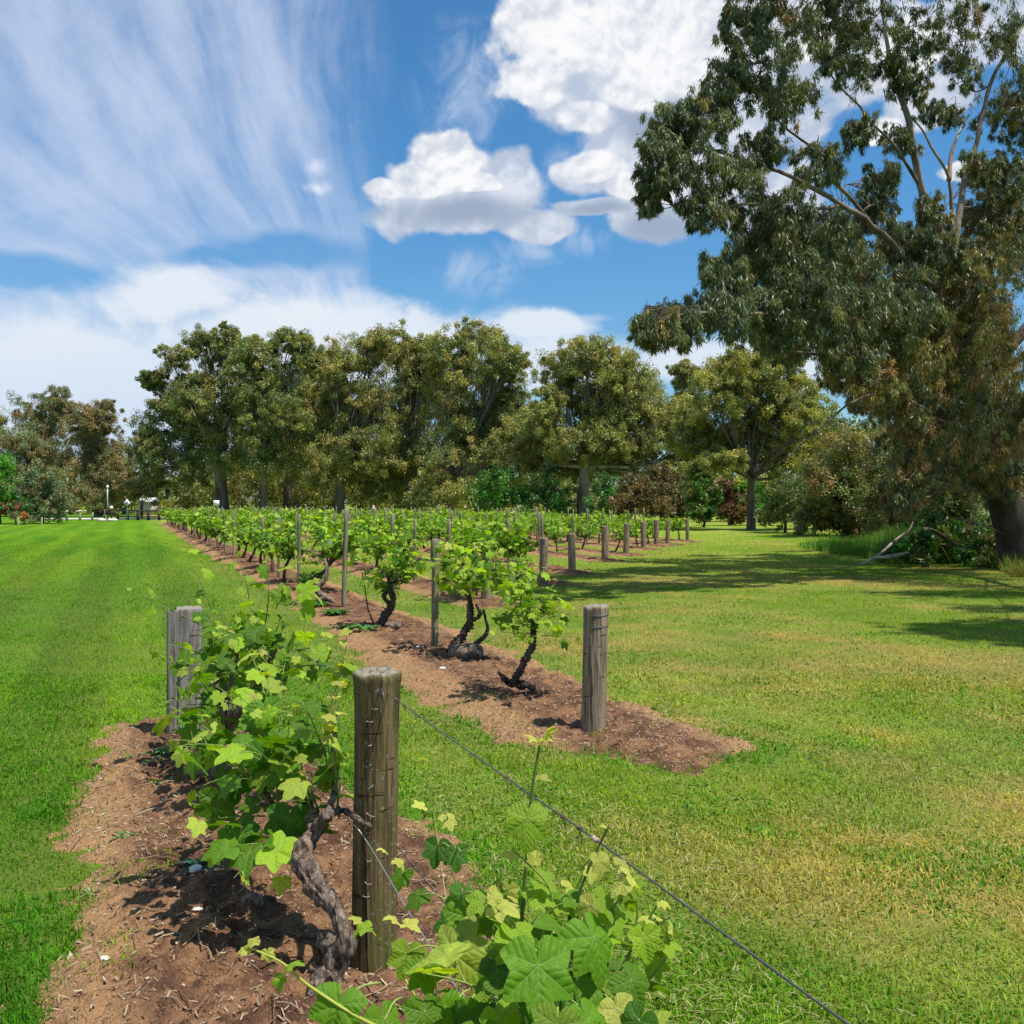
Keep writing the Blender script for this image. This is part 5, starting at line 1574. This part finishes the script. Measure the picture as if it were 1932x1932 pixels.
woodland()

# ---------------------------------------------------------------- the big gum on the right
def big_gum():
    rng = np.random.default_rng(88)
    base = np.array(gnd(1925, 1075)); base[2] = 0
    Yb = base[1]
    t = empty('gum_tree', 'huge gum tree with drooping narrow leaves overhanging the right side of the lawn', 'tree', None, tuple(base))
    gt = Geo()
    W1 = []
    def limb(pl, r0, r1, c0=1.0, c1=1.2, n=26, sides=12):
        P_ = smooth_path(px_path(pl) - base, n)
        P_ = P_ + (1.0 if n < 60 else 0.6) * np.stack([fbm(P_[:, 2] * 1.3 + k, P_[:, 0] * 1.3, None, 2, 60 + k) - 0.5 for k in range(3)], -1) * 0.22 * np.sin(np.linspace(0, PI, n))[:, None]
        f = np.linspace(0, 1, n)
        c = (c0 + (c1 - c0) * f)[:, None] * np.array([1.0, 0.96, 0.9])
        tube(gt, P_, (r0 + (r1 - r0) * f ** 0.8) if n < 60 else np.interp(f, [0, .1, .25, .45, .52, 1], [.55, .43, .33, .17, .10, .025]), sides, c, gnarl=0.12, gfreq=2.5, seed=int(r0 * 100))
        W1.append(P_)
        return P_
    Y0 = Yb
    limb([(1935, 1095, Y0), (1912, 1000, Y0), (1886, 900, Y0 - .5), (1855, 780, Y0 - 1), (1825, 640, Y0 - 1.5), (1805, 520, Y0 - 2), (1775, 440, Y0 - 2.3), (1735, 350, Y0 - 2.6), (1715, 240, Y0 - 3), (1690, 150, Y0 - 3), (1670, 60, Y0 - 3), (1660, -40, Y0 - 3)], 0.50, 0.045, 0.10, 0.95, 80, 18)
    limb([(1805, 520, Y0 - 2), (1800, 430, Y0 - 2), (1785, 330, Y0 - 2), (1745, 255, Y0 - 2.4), (1700, 205, Y0 - 3)], 0.065, 0.015, 0.7, 1.0)
    limb([(1790, 340, Y0 - 2), (1800, 270, Y0 - 1.6), (1830, 215, Y0 - 1.4)], 0.06, 0.02, 1.2, 1.4)
    limb([(1800, 480, Y0 - 2), (1815, 370, Y0 - 1.5), (1850, 240, Y0 - 1.2), (1880, 140, Y0 - 1), (1930, 40, Y0), (1960, -80, Y0)], 0.085, 0.025, 0.5, 0.9)
    limb([(1815, 600, Y0 - 1.6), (1740, 520, Y0 - 3), (1660, 440, Y0 - 4.5), (1590, 385, Y0 - 5.5), (1500, 340, Y0 - 6.5), (1400, 300, Y0 - 7), (1300, 270, Y0 - 7.5)], 0.10, 0.014, 0.3, 0.6)
    limb([(1590, 385, Y0 - 5.5), (1520, 400, Y0 - 6.5), (1420, 390, Y0 - 7.5), (1300, 400, Y0 - 8)], 0.045, 0.012, 0.4, 0.7)
    limb([(1640, 420, Y0 - 4.5), (1580, 340, Y0 - 5), (1500, 260, Y0 - 6), (1430, 170, Y0 - 6.5)], 0.05, 0.012, 0.4, 0.7)
    limb([(1735, 350, Y0 - 2.6), (1680, 270, Y0 - 3.4), (1600, 180, Y0 - 4), (1540, 100, Y0 - 4.5)], 0.045, 0.012, 0.5, 0.8)
    limb([(1830, 690, Y0 - 1.3), (1720, 640, Y0 - 3.5), (1600, 600, Y0 - 5.5), (1450, 590, Y0 - 7.5), (1300, 590, Y0 - 9)], 0.10, 0.015, 0.3, 0.5)
    limb([(1845, 760, Y0 - 1), (1740, 720, Y0 - 3), (1620, 690, Y0 - 5), (1500, 660, Y0 - 6.5), (1420, 640, Y0 - 7)], 0.07, 0.012, 0.3, 0.6)
    limb([(1860, 830, Y0 - 1), (1760, 780, Y0 - 3), (1660, 740, Y0 - 5), (1560, 800, Y0 - 6), (1480, 870, Y0 - 6)], 0.06, 0.006, 0.3, 0.35)
    limb([(1870, 830, Y0 - .6), (1960, 740, Y0 - 2), (2080, 620, Y0 - 3.5), (2200, 480, Y0 - 5), (2320, 380, Y0 - 7), (2450, 300, Y0 - 8)], 0.2, 0.05, 0.3, 0.9)
    limb([(2200, 480, Y0 - 5), (2320, 280, Y0 - 8), (2500, 60, Y0 - 11), (2790, -370, Y0 - 14.8)], 0.028, 0.01, 0.5, 0.9)
    limb([(1840, 720, Y0 - 1.2), (1950, 600, Y0 - .5), (2060, 420, Y0 - .5), (2130, 250, Y0 - 1), (2180, 100, Y0 - 2)], 0.17, 0.05, 0.3, 0.9)
    # broken pale limb
    limb([(1865, 905, Y0 - .6), (1800, 890, Y0 - 1), (1768, 872, Y0 - 1.4), (1732, 838, Y0 - 1.8)], 0.12, 0.085, 0.3, 1.7)
    limb([(1888, 940, Y0 - .4), (1830, 925, Y0 - 1.4), (1760, 900, Y0 - 2), (1690, 905, Y0 - 3)], 0.045, 0.012, 0.3, 0.5)
    limb([(1900, 1010, Y0 - .2), (1850, 985, Y0 - 1), (1800, 980, Y0 - 1.6)], 0.03, 0.012, 0.3, 0.5)
    lobes = [(1430, 120, 70, 48, 7), (1380, 170, 56, 42, 7), (1500, 60, 66, 48, 6), (1560, 20, 60, 44, 5), (1640, 40, 60, 46, 4), (1590, 120, 52, 40, 5), (1480, 190, 60, 42, 6.5), (1330, 215, 60, 44, 7.5), (1270, 230, 52, 40, 7.5),
             (1240, 290, 40, 44, 8), (1300, 310, 60, 46, 8), (1232, 355, 26, 34, 8), (1380, 330, 62, 44, 7.5), (1330, 390, 50, 34, 8), (1460, 390, 60, 44, 7), (1440, 280, 52, 36, 7), (1540, 300, 50, 34, 6), (1560, 440, 70, 44, 6), (1430, 470, 60, 40, 7), (1370, 520, 44, 36, 8),
             (1270, 600, 62, 34, 9), (1225, 620, 26, 30, 9), (1340, 590, 60, 34, 8.5), (1430, 570, 64, 44, 7.5), (1520, 530, 66, 46, 7), (1620, 510, 66, 46, 5), (1540, 620, 70, 44, 6), (1640, 600, 74, 50, 5), (1720, 550, 50, 50, 4), (1700, 660, 74, 48, 4),
             (1830, 860, 60, 40, 2), (1880, 900, 50, 36, 1.2), (1780, 660, 80, 60, 3), (1860, 640, 70, 60, 2.5), (1700, 600, 70, 50, 4.5), (1580, 560, 60, 40, 6), (1480, 500, 60, 40, 7), (1500, 440, 50, 34, 6.5), (1650, 390, 44, 34, 4), (1470, 620, 60, 36, 7), (1800, 620, 60, 54, 2.5), (1870, 560, 66, 66, 1.5), (1900, 450, 60, 66, 1), (1850, 400, 40, 40, 1), (1930, 350, 50, 50, 0), (1790, 720, 74, 50, 3), (1880, 700, 74, 60, 1), (1700, 740, 60, 44, 4), (1640, 720, 60, 36, 5), (1600, 670, 56, 34, 6), (1800, 800, 80, 44, 3), (1740, 820, 56, 44, 3.5),
             (1900, 790, 60, 50, 1.5), (1720, 890, 40, 40, 3.5), (1700, 930, 26, 34, 3.5), (1660, 130, 52, 44, 3), (1720, 60, 54, 46, 3), (1720, 150, 36, 34, 3), (1800, 40, 56, 44, 1.5), (1880, 60, 56, 50, 1), (1810, 130, 44, 40, 1.5), (1930, 150, 54, 54, 0), (1890, 220, 44, 44, 0), (1940, 250, 40, 44, 0),
             (1780, 200, 34, 30, 2), (1620, 250, 40, 30, 4), (1660, 330, 40, 30, 4), (1700, 460, 44, 34, 3.5), (1840, 500, 50, 40, 2), (1400, 40, 50, 40, 7), (1450, -20, 70, 50, 6), (1600, -60, 90, 60, 5), (1760, -60, 100, 60, 3), (1930, -60, 90, 70, 1),
             (2050, 150, 110, 110, 0), (2050, 350, 110, 110, 0), (2060, 550, 110, 110, 0), (2020, 720, 90, 90, 0), (2200, 450, 120, 150, -2), (2180, 200, 120, 130, -1), (2250, 300, 110, 140, 6), (2150, 600, 120, 100, 4), (2300, 550, 110, 120, 8), (2060, 800, 80, 60, 1),
             (2150, 330, 110, 90, 6), (2300, 350, 120, 100, 7), (2450, 250, 130, 100, 8), (2120, 180, 100, 90, 5), (2400, 500, 120, 100, 5), (2250, 100, 120, 90, 4), (2550, 400, 120, 120, 6), (2050, 460, 90, 80, 5), (2080, 620, 90, 70, 4),
             (2790, -377, 190, 120, 14.8), (1800, 500, 50, 36, 3.2), (1825, 560, 50, 40, 3), (1770, 455, 44, 34, 3.6), (1450, -130, 110, 70, 7.5), (1550, -220, 110, 80, 6), (1700, -260, 110, 80, 5), (1850, -260, 110, 80, 4), (1500, -300, 110, 80, 8), (1780, -360, 120, 80, 6), (1950, -200, 110, 90, 5), (2080, -200, 120, 90, 6), (1650, -200, 110, 70, 8), (1900, -330, 110, 80, 8), (2640, -350, 170, 90, 14.4), (2900, -420, 170, 90, 15.2), (2700, -250, 150, 100, 13.5), (2950, -300, 180, 120, 15), (2550, 0, 120, 90, 11.5), (1850, 300, 40, 36, 1.5), (1900, 330, 40, 40, 1), (1880, 380, 40, 40, 0.8), (1930, 420, 50, 50, 0), (1700, 260, 34, 26, 3), (1760, 400, 40, 34, 3), (1600, 80, 50, 40, 4),
             (1850, -160, 130, 80, 3), (1650, -160, 110, 80, 5), (2050, -60, 120, 110, 2)]
    for L_ in list(lobes):
        if L_[1] > 430 and L_[0] < 2000: lobes.append((L_[0] * 0.97 + 40, L_[1] - 10, L_[2], L_[3], L_[4] - 5.0))
        if L_[1] > 260 and 1450 < L_[0] < 2000: lobes.append((L_[0] * 0.98 + 30, L_[1] + 25, L_[2] * .8, L_[3] * .8, L_[4] - 8.5))
    lobes += [(2150, 350, 110, 90, 8.5), (2250, 330, 110, 90, 9), (2350, 300, 110, 90, 8.5), (2120, 450, 100, 80, 8), (2050, 400, 90, 70, 8), (2450, 350, 110, 90, 9), (2250, 480, 110, 90, 8), (2250, 330, 110, 80, 4), (2350, 250, 110, 80, 2), (2400, 380, 110, 80, 7), (2150, 480, 110, 80, 3), (2500, 180, 120, 90, 8), (2250, 200, 100, 80, 7), (2060, 300, 90, 80, 4)]
    cen, rad, cnt, col = [], [], [], []
    dk = [(0.108, 0.142, 0.060), (0.14, 0.172, 0.070), (0.09, 0.122, 0.056), (0.165, 0.172, 0.06)]
    wm = [(0.22, 0.165, 0.05), (0.27, 0.22, 0.065), (0.20, 0.19, 0.06), (0.28, 0.18, 0.075)]
    LP = np.concatenate([w for w in W1])
    lobes.sort(key=lambda L_: np.linalg.norm(LP - (np.array(at(L_[0], L_[1], Y0 - L_[4])) - base), axis=1).min())
    for (a, b, rx, ry, dd) in lobes:
        yy = Y0 - dd
        c = np.array(at(a, b, yy)) - base
        r = np.array([rx, 0.85 * (rx + ry) / 2, ry]) / F * yy
        s = LP[np.argmin(np.linalg.norm(LP - c, axis=1) + rng.uniform(0, 0.3, len(LP)))]
        ln_ = np.linalg.norm(c - s)
        m1 = s * .7 + c * .3 + rng.normal(0, 0.10, 3) * ln_; m2 = s * .35 + c * .65 + rng.normal(0, 0.10, 3) * ln_ + (0, 0, 0.08 * ln_)
        P_ = smooth_path([tuple(s), tuple(m1), tuple(m2), tuple(c)], 10)
        LP = np.vstack([LP, P_[2:]])
        tube(gt, P_, np.linspace(0.024, 0.009, 10), 6, (0.5, 0.46, 0.42), cap=False)
        L_vis = a < 1990
        warm = (a > 1780 and b > 350) or (b > 640 and a > 1600)
        nc = (16 if b < -90 else 26 if b > 420 or a < 1500 else 19) if a < 1990 else (30 if dd > 11 else 14)
        for k in range(nc):
            d = unit(rng.normal(0, 1, 3) + (0, 0, .1))
            cc = c + d * r * 1.18 * rng.uniform(0.15, 1.0) ** 0.6
            q = P_[rng.integers(3, 10)]
            tube(gt, smooth_path([tuple(q), tuple((q + cc) / 2 + rng.normal(0, .08, 3) + (0, 0, .06)), tuple(cc)], 7), np.linspace(0.010, 0.003, 7), 4, (0.45, 0.4, 0.36), cap=False)
            bc = np.array((wm if (warm and rng.random() < 0.5) or rng.random() < 0.05 else dk)[rng.integers(0, 4)]) * rng.uniform(0.8, 1.2)
            cr = (0.30 if L_vis else 0.42) * r.mean() * rng.uniform(0.7, 1.3)
            for s_ in range(4):
                cen.append(cc + rng.normal(0, 0.6, 3) * cr * (1, 1, 0.9) - (0, 0, 0.3 * cr * s_)); rad.append(cr * rng.uniform(0.35, 0.65)); cnt.append(int(rng.uniform(24, 88) if L_vis else (110 if dd > 11 else 62))); col.append(bc * rng.uniform(0.85, 1.15))
    V, Fc, C = leaf_cloud(np.array(cen), np.array(rad), np.array(cnt), 0.125, 0.0185, np.array(col), rng, 1.0, 0.7, 1.5)
    link('trunk', gt.mesh('big_gum_wood'), M['gum_bark'], t)
    link('crown', mesh_np('big_gum_crown', V, Fc, C), M['gum'], t)

big_gum()

# ---------------------------------------------------------------- tall grass, fallen branch
def tall_grass():
    rng = np.random.default_rng(14)
    n = 110000
    px = rng.uniform(1480, 2080, n); Y = rng.uniform(23.0, 42.0, n)
    x = (px - 966) / F * Y
    lim = 27.2 + 1.4 * fbm(x * 0.5, x * 0 + 3, None, 2, 4) - sstep(px, 1830, 1960) * 6.2 + sstep(px, 1680, 1600) * 5 + sstep(px, 1600, 1500) * 5
    k = (Y > lim) & (px > 1480 + 150 * rng.random(n) ** 2 + 60 * fbm(Y * 0.4, Y * 0, None, 2, 3))
    x, Y, px = x[k], Y[k], px[k]; n = len(x)
    cl = fbm(x * 0.9, Y * 0.9, None, 3, 15); cl = np.clip((cl - 0.3) * 2.2, 0.05, 1.3)
    L = rng.uniform(0.18, 0.60, n) * (0.35 + cl * 1.1) * (1 + 0.6 * sstep(px, 1640, 1720)) * (1 - 0.45 * sstep(px, 1830, 1930))
    col = np.array([(0.07, 0.19, 0.02)]) * rng.uniform(0.6, 1.5, (n, 1))
    st = (rng.random(n) < 0.12 + 0.5 * sstep(px, 1800, 1930)); col[st] = np.array([0.30, 0.24, 0.08]) * rng.uniform(0.6, 1.2, (st.sum(), 1))
    V, a4, a3, C = blades(x, Y, np.full(n, -0.02), L, rng.uniform(0.008, 0.02, n), np.abs(rng.normal(0.8, 0.5, n)), rng.uniform(0, 2 * PI, n), col, True)
    tag(link('tall_grass', mesh_np('tall_grass', V, [a4, a3], C), M['grass']), 'long unmown grass round the foot of the big gum tree', 'grass', kind='stuff')
tall_grass()

def fallen_branch():
    t = empty('fallen_branch', 'pale bare fallen branch lying on the lawn edge under the big gum', 'branch')
    g = Geo()
    for pl, r0, r1 in (([(1568, 1073, 25.2), (1620, 1065, 25.3), (1650, 1052, 25.5), (1672, 1035, 25.8), (1690, 1018, 26.2), (1715, 1000, 26.6), (1722, 985, 26.8)], 0.03, 0.03),
                       ([(1650, 1052, 25.5), (1680, 1050, 25.3), (1715, 1042, 25.0)], 0.05, 0.03)):
        n = 22
        tube(g, smooth_path(px_path(pl), n), np.interp(np.linspace(0, 1, n), [0, .5, 1], [r0 * .4, r0 * 1.2, r1 * .5]), 9, (1.0, .95, .9), gnarl=0.2, gfreq=5)
    link('wood', g.mesh('fallen_branch_wood'), M['gum_bark'], t)
fallen_branch()

# weeds and tufts
def weed(px, py, r, n, col, label, seed, up=0.4, w=0.25, name='weed'):
    rng = np.random.default_rng(seed)
    x, y, _ = gnd(px, py)
    z = gz(x, y)
    g = Geo()
    for k in range(n):
        a = rng.uniform(0, 2 * PI); l = r * rng.uniform(0.5, 1.1)
        d = np.array([math.cos(a), math.sin(a), 0]); s = np.array([-math.sin(a), math.cos(a), 0]) * l * w * 0.5
        b = d * r * 0.05; u = np.array([0, 0, 1.0])
        e = up * rng.uniform(0.6, 1.3)
        p1 = b + d * l * .45 + u * l * e * .6; p2 = b + d * l * .85 + u * l * e * .7; p3 = b + d * l + u * l * e * .5
        g.add(np.array([b, p1 - s + u * l * .05, p1, p1 + s + u * l * .05, p2 - s * .7, p2, p2 + s * .7, p3]), [[[0, 2, 1], [0, 3, 2], [4, 5, 7], [5, 6, 7]], [[1, 2, 5, 4], [2, 3, 6, 5]]], np.array(col) * rng.uniform(0.7, 1.4))
    o = link(name, g.mesh('weed', False), M['grass'])
    o.location = (x, y, z)
    tag(o, label, 'weed', 'weeds on the soil beds')
BG = (0.09, 0.22, 0.07)
weed(262, 1436, 0.10, 26, BG, 'green weed rosette just in front of the squared slab post shadow', 1)
weed(318, 1438, 0.11, 26, BG, 'leafy weed at the foot of the squared slab post', 2)
weed(290, 1452, 0.08, 18, BG, 'small weed between two rosettes before the slab post', 12)
weed(232, 1590, 0.07, 14, (0.12, 0.24, 0.08), 'tiny pale weed alone on the left half of the nearest bed', 3)
weed(378, 1668, 0.10, 22, (0.05, 0.13, 0.08), 'bluish dark weed in the vine shadow of the nearest bed', 4)
weed(170, 1690, 0.05, 12, (0.13, 0.22, 0.07), 'tiny weed near the left lawn edge of the nearest bed', 5)
weed(585, 1120, 0.32, 170, (0.05, 0.16, 0.02), 'dense green grass tuft beside the bare coiled trunk', 6, up=1.2, w=0.06, name='grass_tuft')
weed(600, 1150, 0.22, 50, BG, 'flat weed patch below the bare coiled trunk', 7)
weed(632, 1165, 0.25, 60, (0.05, 0.15, 0.03), 'low weed patch at the foot of the tall dark stake', 8)
weed(668, 1190, 0.22, 50, (0.05, 0.15, 0.03), 'dark weed patch left of the thin twisted trunk', 9)
weed(690, 1200, 0.2, 40, BG, 'leafy weed next to the small broken stump', 10)
weed(545, 1175 - 35, 0.2, 30, (0.12, 0.2, 0.05), 'sparse weed on the left edge of the second bed', 11)

def stone(px, py, r, label, seed, col=(0.62, 0.58, 0.50), group='small stones on the beds'):
    x, y, _ = gnd(px, py)
    rng = np.random.default_rng(seed)
    g = Geo()
    P_ = np.stack([np.zeros(9), np.zeros(9), np.linspace(-r * .6, r * .6, 9)], -1)
    rr_ = r * np.sqrt(np.clip(1 - np.linspace(-.97, .97, 9) ** 2, 0, 1))
    tube(g, P_, rr_, 12, col, gnarl=0.4, gfreq=0.8 / r, seed=seed)
    o = link('stone', g.mesh('stone'), M['stone'])
    o.location = (x, y, gz(x, y) + r * 0.3); o.scale = (1.4, 1.0, 0.8); o.rotation_euler = (0, 0, rng.uniform(0, 3))
    tag(o, label, 'stone', group)
M['stone'] = m_simple('pale_stone', (0.55, 0.51, 0.44), 0.85, 0.2, 30.0, 0, 0.4)
stone(368, 1838 - 160, 0.028, 'pale stone beside the bluish dark weed', 1)
stone(400, 1672, 0.03, 'flattish cream stone in the vine shadow', 2)
stone(372, 1745, 0.014, 'small white pebble below the vine shadow', 3)
stone(198, 1838, 0.016, 'white pebble near the dark shadow patch on the left', 4)
stone(600, 1752, 0.013, 'white pebble in the hollow by the twisted trunk', 5)
stone(835, 1272, 0.03, 'pale stone on the second bed under the leaning vine', 6)
stone(790, 1212 + 20, 0.03, 'cream stone left of the greenish stake', 7)

# ---------------------------------------------------------------- far left: fences, sign, lamps
M['white'] = m_simple('white_paint', (0.75, 0.74, 0.70), 0.6, 0.08, 3.0)
M['black'] = m_simple('black_paint', (0.03, 0.03, 0.032), 0.5, 0.2, 6.0)
M['rail'] = m_simple('pale_rail_wood', (0.45, 0.40, 0.33), 0.8, 0.2, 4.0, 0, 0.3)
M['darkrail'] = m_simple('dark_rail_wood', (0.06, 0.05, 0.04), 0.8, 0.2, 4.0, 0, 0.3)
M['grey_metal'] = m_simple('galvanised_steel', (0.38, 0.39, 0.40), 0.45, 0.1, 6.0, 0.6)
def rail_fence(name, label, x0, x1, Y0, Y1, h, n, rails, mat, thick=0.10):
    t = empty(name, label, 'fence')
    a = np.array(gb(x0, Y0)); b = np.array(gb(x1, Y1))
    ang = math.atan2(b[1] - a[1], b[0] - a[0]); ln = np.linalg.norm(b - a)
    for k in range(n):
        c = a + (b - a) * k / (n - 1)
        g = Geo(); box(g, c[0], c[1], h / 2 + .02, thick * 1.3, thick * 1.3, h + .04, rot=ang)
        link('fence_post', g.mesh('fence_post', False), mat, t)
    for z in rails:
        m_ = (a + b) / 2
        g = Geo(); box(g, m_[0] + .08 * math.sin(ang), m_[1] - .11, z, ln + .1, thick * .6, thick, rot=ang)
        link('rail', g.mesh('fence_rail', False), mat, t)
rail_fence('rail_fence', 'pale single-rail timber fence beyond the left lawn', 126, 196, 96, 104, 1.0, 4, (0.92,), M['rail'], 0.13)
rail_fence('rail_fence', 'dark two-rail timber fence beyond the left lawn, beside the diamond sign', 222, 300, 104, 100, 1.15, 5, (0.35, 0.95), M['darkrail'], 0.16)
# pale gravel road beyond the fence
g = Geo()
a = np.array([gb(60, 106)[:2], gb(330, 106)[:2], gb(345, 116)[:2], gb(50, 116)[:2]])
g.add(np.array([(p_[0], p_[1], 0.02) for p_ in a]), [[0, 1, 2, 3]])
m, n_, b_ = mat_base('gravel', 0.95, 0.1)
n_.put(b_.inputs['Base Color'], n_.mix(n_.noise(geom_pos(n_), 3.0, 6.0), (0.38, 0.35, 0.30), (0.55, 0.51, 0.45)))
tag(link('road', g.mesh('road', False), m), kind='structure')
# diamond sign
def diamond_sign():
    x, y, _ = gb(240, 101)
    t = empty('road_sign', 'white diamond road sign with a black symbol on a grey pole', 'sign', None, (x, y, 0))
    g = Geo(); tube(g, [(0, 0, -.1), (0, 0, 1.0), (0, 0, 2.1)], 0.035, 8); link('pole', g.mesh('sign_pole'), M['grey_metal'], t)
    def dia(s, yy, th=0.02):
        g = Geo()
        v = []
        for y_ in (yy, yy + th):
            v += [(0, y_, 1.72 - s), (s, y_, 1.72), (0, y_, 1.72 + s), (-s, y_, 1.72)]
        g.add(np.array(v), [[0, 1, 2, 3], [7, 6, 5, 4], [0, 4, 5, 1], [1, 5, 6, 2], [2, 6, 7, 3], [3, 7, 4, 0]])
        return g.mesh('diamond', False)
    link('panel', dia(0.36, -0.065), M['white'], t)
    g = Geo()   # winding-road style mark
    tube(g, smooth_path([(-.02, -.075, 1.55), (-.07, -.075, 1.66), (.05, -.075, 1.76), (0.0, -.075, 1.88)], 14), 0.030, 6)
    link('symbol', g.mesh('sign_symbol'), M['black'], t)
diamond_sign()
def lamp_pole():
    x, y, _ = gb(203, 98)
    t = empty('lamp_post', 'slender grey lamp post standing beyond the left lawn', 'lamp post', None, (x, y, 0))
    g = Geo(); tube(g, [(0, 0, -.1), (0, 0, 1.5), (0, 0, 3.1)], [0.08, 0.07, 0.055], 8); link('pole', g.mesh('lamp_pole'), M['grey_metal'], t)
    g = Geo(); tube(g, [(0, 0, 3.1), (0, 0, 3.18), (0, 0, 3.32), (0, 0, 3.42)], [0.06, 0.12, 0.12, 0.04], 10); link('lamp_head', g.mesh('lamp_head'), M['white'], t)
lamp_pole()
def globe():
    x, y, _ = gb(210, 97)
    t = empty('garden_light', 'round white globe light on a short black post by the dark rail fence', 'light', None, (x, y, 0))
    g = Geo(); tube(g, [(0, 0, -.1), (0, 0, .6), (0, 0, 1.1)], 0.05, 8); link('pole', g.mesh('globe_pole'), M['black'], t)
    z = np.linspace(-.97, .97, 9)
    g = Geo(); tube(g, np.stack([0 * z, 0 * z, 1.26 + .17 * z], -1), .17 * np.sqrt(1 - z ** 2), 12); link('globe', g.mesh('globe'), M['white'], t)
globe()
for k, (px, s) in enumerate(((191, .26), (208, .2), (215, .22))):
    x, y, _ = gb(px, 95)
    g = Geo(); z = np.linspace(-.97, .97, 9)
    tube(g, np.stack([0 * z, 0 * z, s * z * .8], -1), s * np.sqrt(1 - z ** 2), 12, gnarl=.3, gfreq=3, seed=k)
    o = link('boulder', g.mesh('boulder'), M['stone']); o.location = (x, y, .1); o.scale = (1.6, 1, 1)
    tag(o, ['wide white boulder below the lamp post', 'white boulder left of the globe light', 'white boulder right below the globe light'][k], 'boulder', 'white boulders by the far fence')
shrub('dark low shrub around the lamp post foot', 198, 97, [(195, 962, 16, 8), (210, 965, 10, 9), (180, 965, 10, 7)], DARKO[:2] + [(0.08, 0.04, 0.045)], 360, 0.16, 0.1, 160, 9)
# white notice board and pale shed
def board():
    x, y, _ = gb(408, 100)
    t = empty('notice_board', 'small white board on two legs left of the thick dark trunk', 'notice board', None, (x, y, 0))
    g = Geo(); box(g, 0, 0, 1.7, .58, .03, .52); link('panel', g.mesh('board_panel', False), M['white'], t)
    for s in (-.2, .2):
        g = Geo(); box(g, s, .035, .85, .05, .04, 1.9); link('leg', g.mesh('board_leg', False), M['grey_metal'], t)
board()
def shed():
    x, y, _ = gb(280, 150)
    t = empty('shed', 'distant low shed with a white roof behind the small broad tree', 'shed', None, (x, y, 0))
    g = Geo(); box(g, 0, 0, 0.95, 1.9, 2.6, 1.9); link('wall', g.mesh('shed_wall', False), M['rail'], t)
    g = Geo()
    g.add(np.array([(-1.2, -1.6, 1.9), (1.2, -1.6, 1.9), (1.2, 1.6, 1.9), (-1.2, 1.6, 1.9), (-1.1, 0, 2.5), (1.1, 0, 2.5)]), [[[0, 1, 5, 4], [2, 3, 4, 5], [3, 2, 1, 0]], [[1, 2, 5], [3, 0, 4]]])
    link('roof', g.mesh('shed_roof', False), M['white'], t)
shed()
for k, px in enumerate((35, 79)):
    x, y, _ = gb(px, 79)
    o = stake(0, 0, 0.55, 0.05, ['short pale peg under the red flowering shrub', 'short pale peg under the grey-green shrub'][k], 'pegs on the left lawn edge', loc=(x, y), name='garden_peg')
    o.data.materials.clear(); o.data.materials.append(M['rail'])

# bird on a stake
def bird():
    Y = 46.0
    P0 = np.array(at(705, 966, Y))
    s = stake(0, 0, P0[2] - 0.03, 0.04, 'stake carrying a perched pale bird above the vine tops', 'tall stakes of the vineyard', loc=(P0[0], P0[1]))
    t = empty('bird', 'pale pinkish grey bird perched on a stake above the vines', 'bird', None, (P0[0], P0[1], P0[2] + 0.006))
    g = Geo()
    pts = smooth_path([(0.06, 0.02, -0.04), (0.03, 0.01, 0.05), (0, 0, 0.12), (-0.01, 0, 0.19), (-0.012, -0.003, 0.245), (-0.018, -0.01, 0.285), (-0.02, -0.015, 0.31)], 24)
    r = np.interp(np.linspace(0, 1, 24), [0, .18, .4, .58, .7, .84, .93, 1], [0.012, 0.035, 0.062, 0.055, 0.036, 0.036, 0.028, 0.008])
    tube(g, pts, r, 14, (0.6, 0.5, 0.5))
    link('body', g.mesh('bird_body'), M['bird'], t)
    for s_ in (-1, 1):
        g = Geo(); tube(g, smooth_path([(s_ * .05 - .005, -.01, .18), (s_ * .062 + .01, 0, .1), (s_ * .03 + .04, .02, .0)], 10), np.array([.008, .02, .026, .028, .028, .026, .022, .018, .012, .005]), 8)
        link('wing', g.mesh('bird_wing'), M['bird_wing'], t)
        g = Geo(); tube(g, [(s_ * .015, 0, .07), (s_ * .015, 0, .0)], .005, 5); link('leg', g.mesh('bird_leg'), M['black'], t)
    g = Geo(); tube(g, [(-.03, -.035, .285), (-.042, -.055, .275)], [.010, .003], 6); link('beak', g.mesh('bird_beak'), M['rail'], t)
M['bird'] = m_simple('bird_plumage', (0.62, 0.50, 0.50), 0.8, 0.15, 12.0)
M['bird_wing'] = m_simple('bird_wing_grey', (0.45, 0.42, 0.43), 0.8, 0.15, 12.0)
bird()
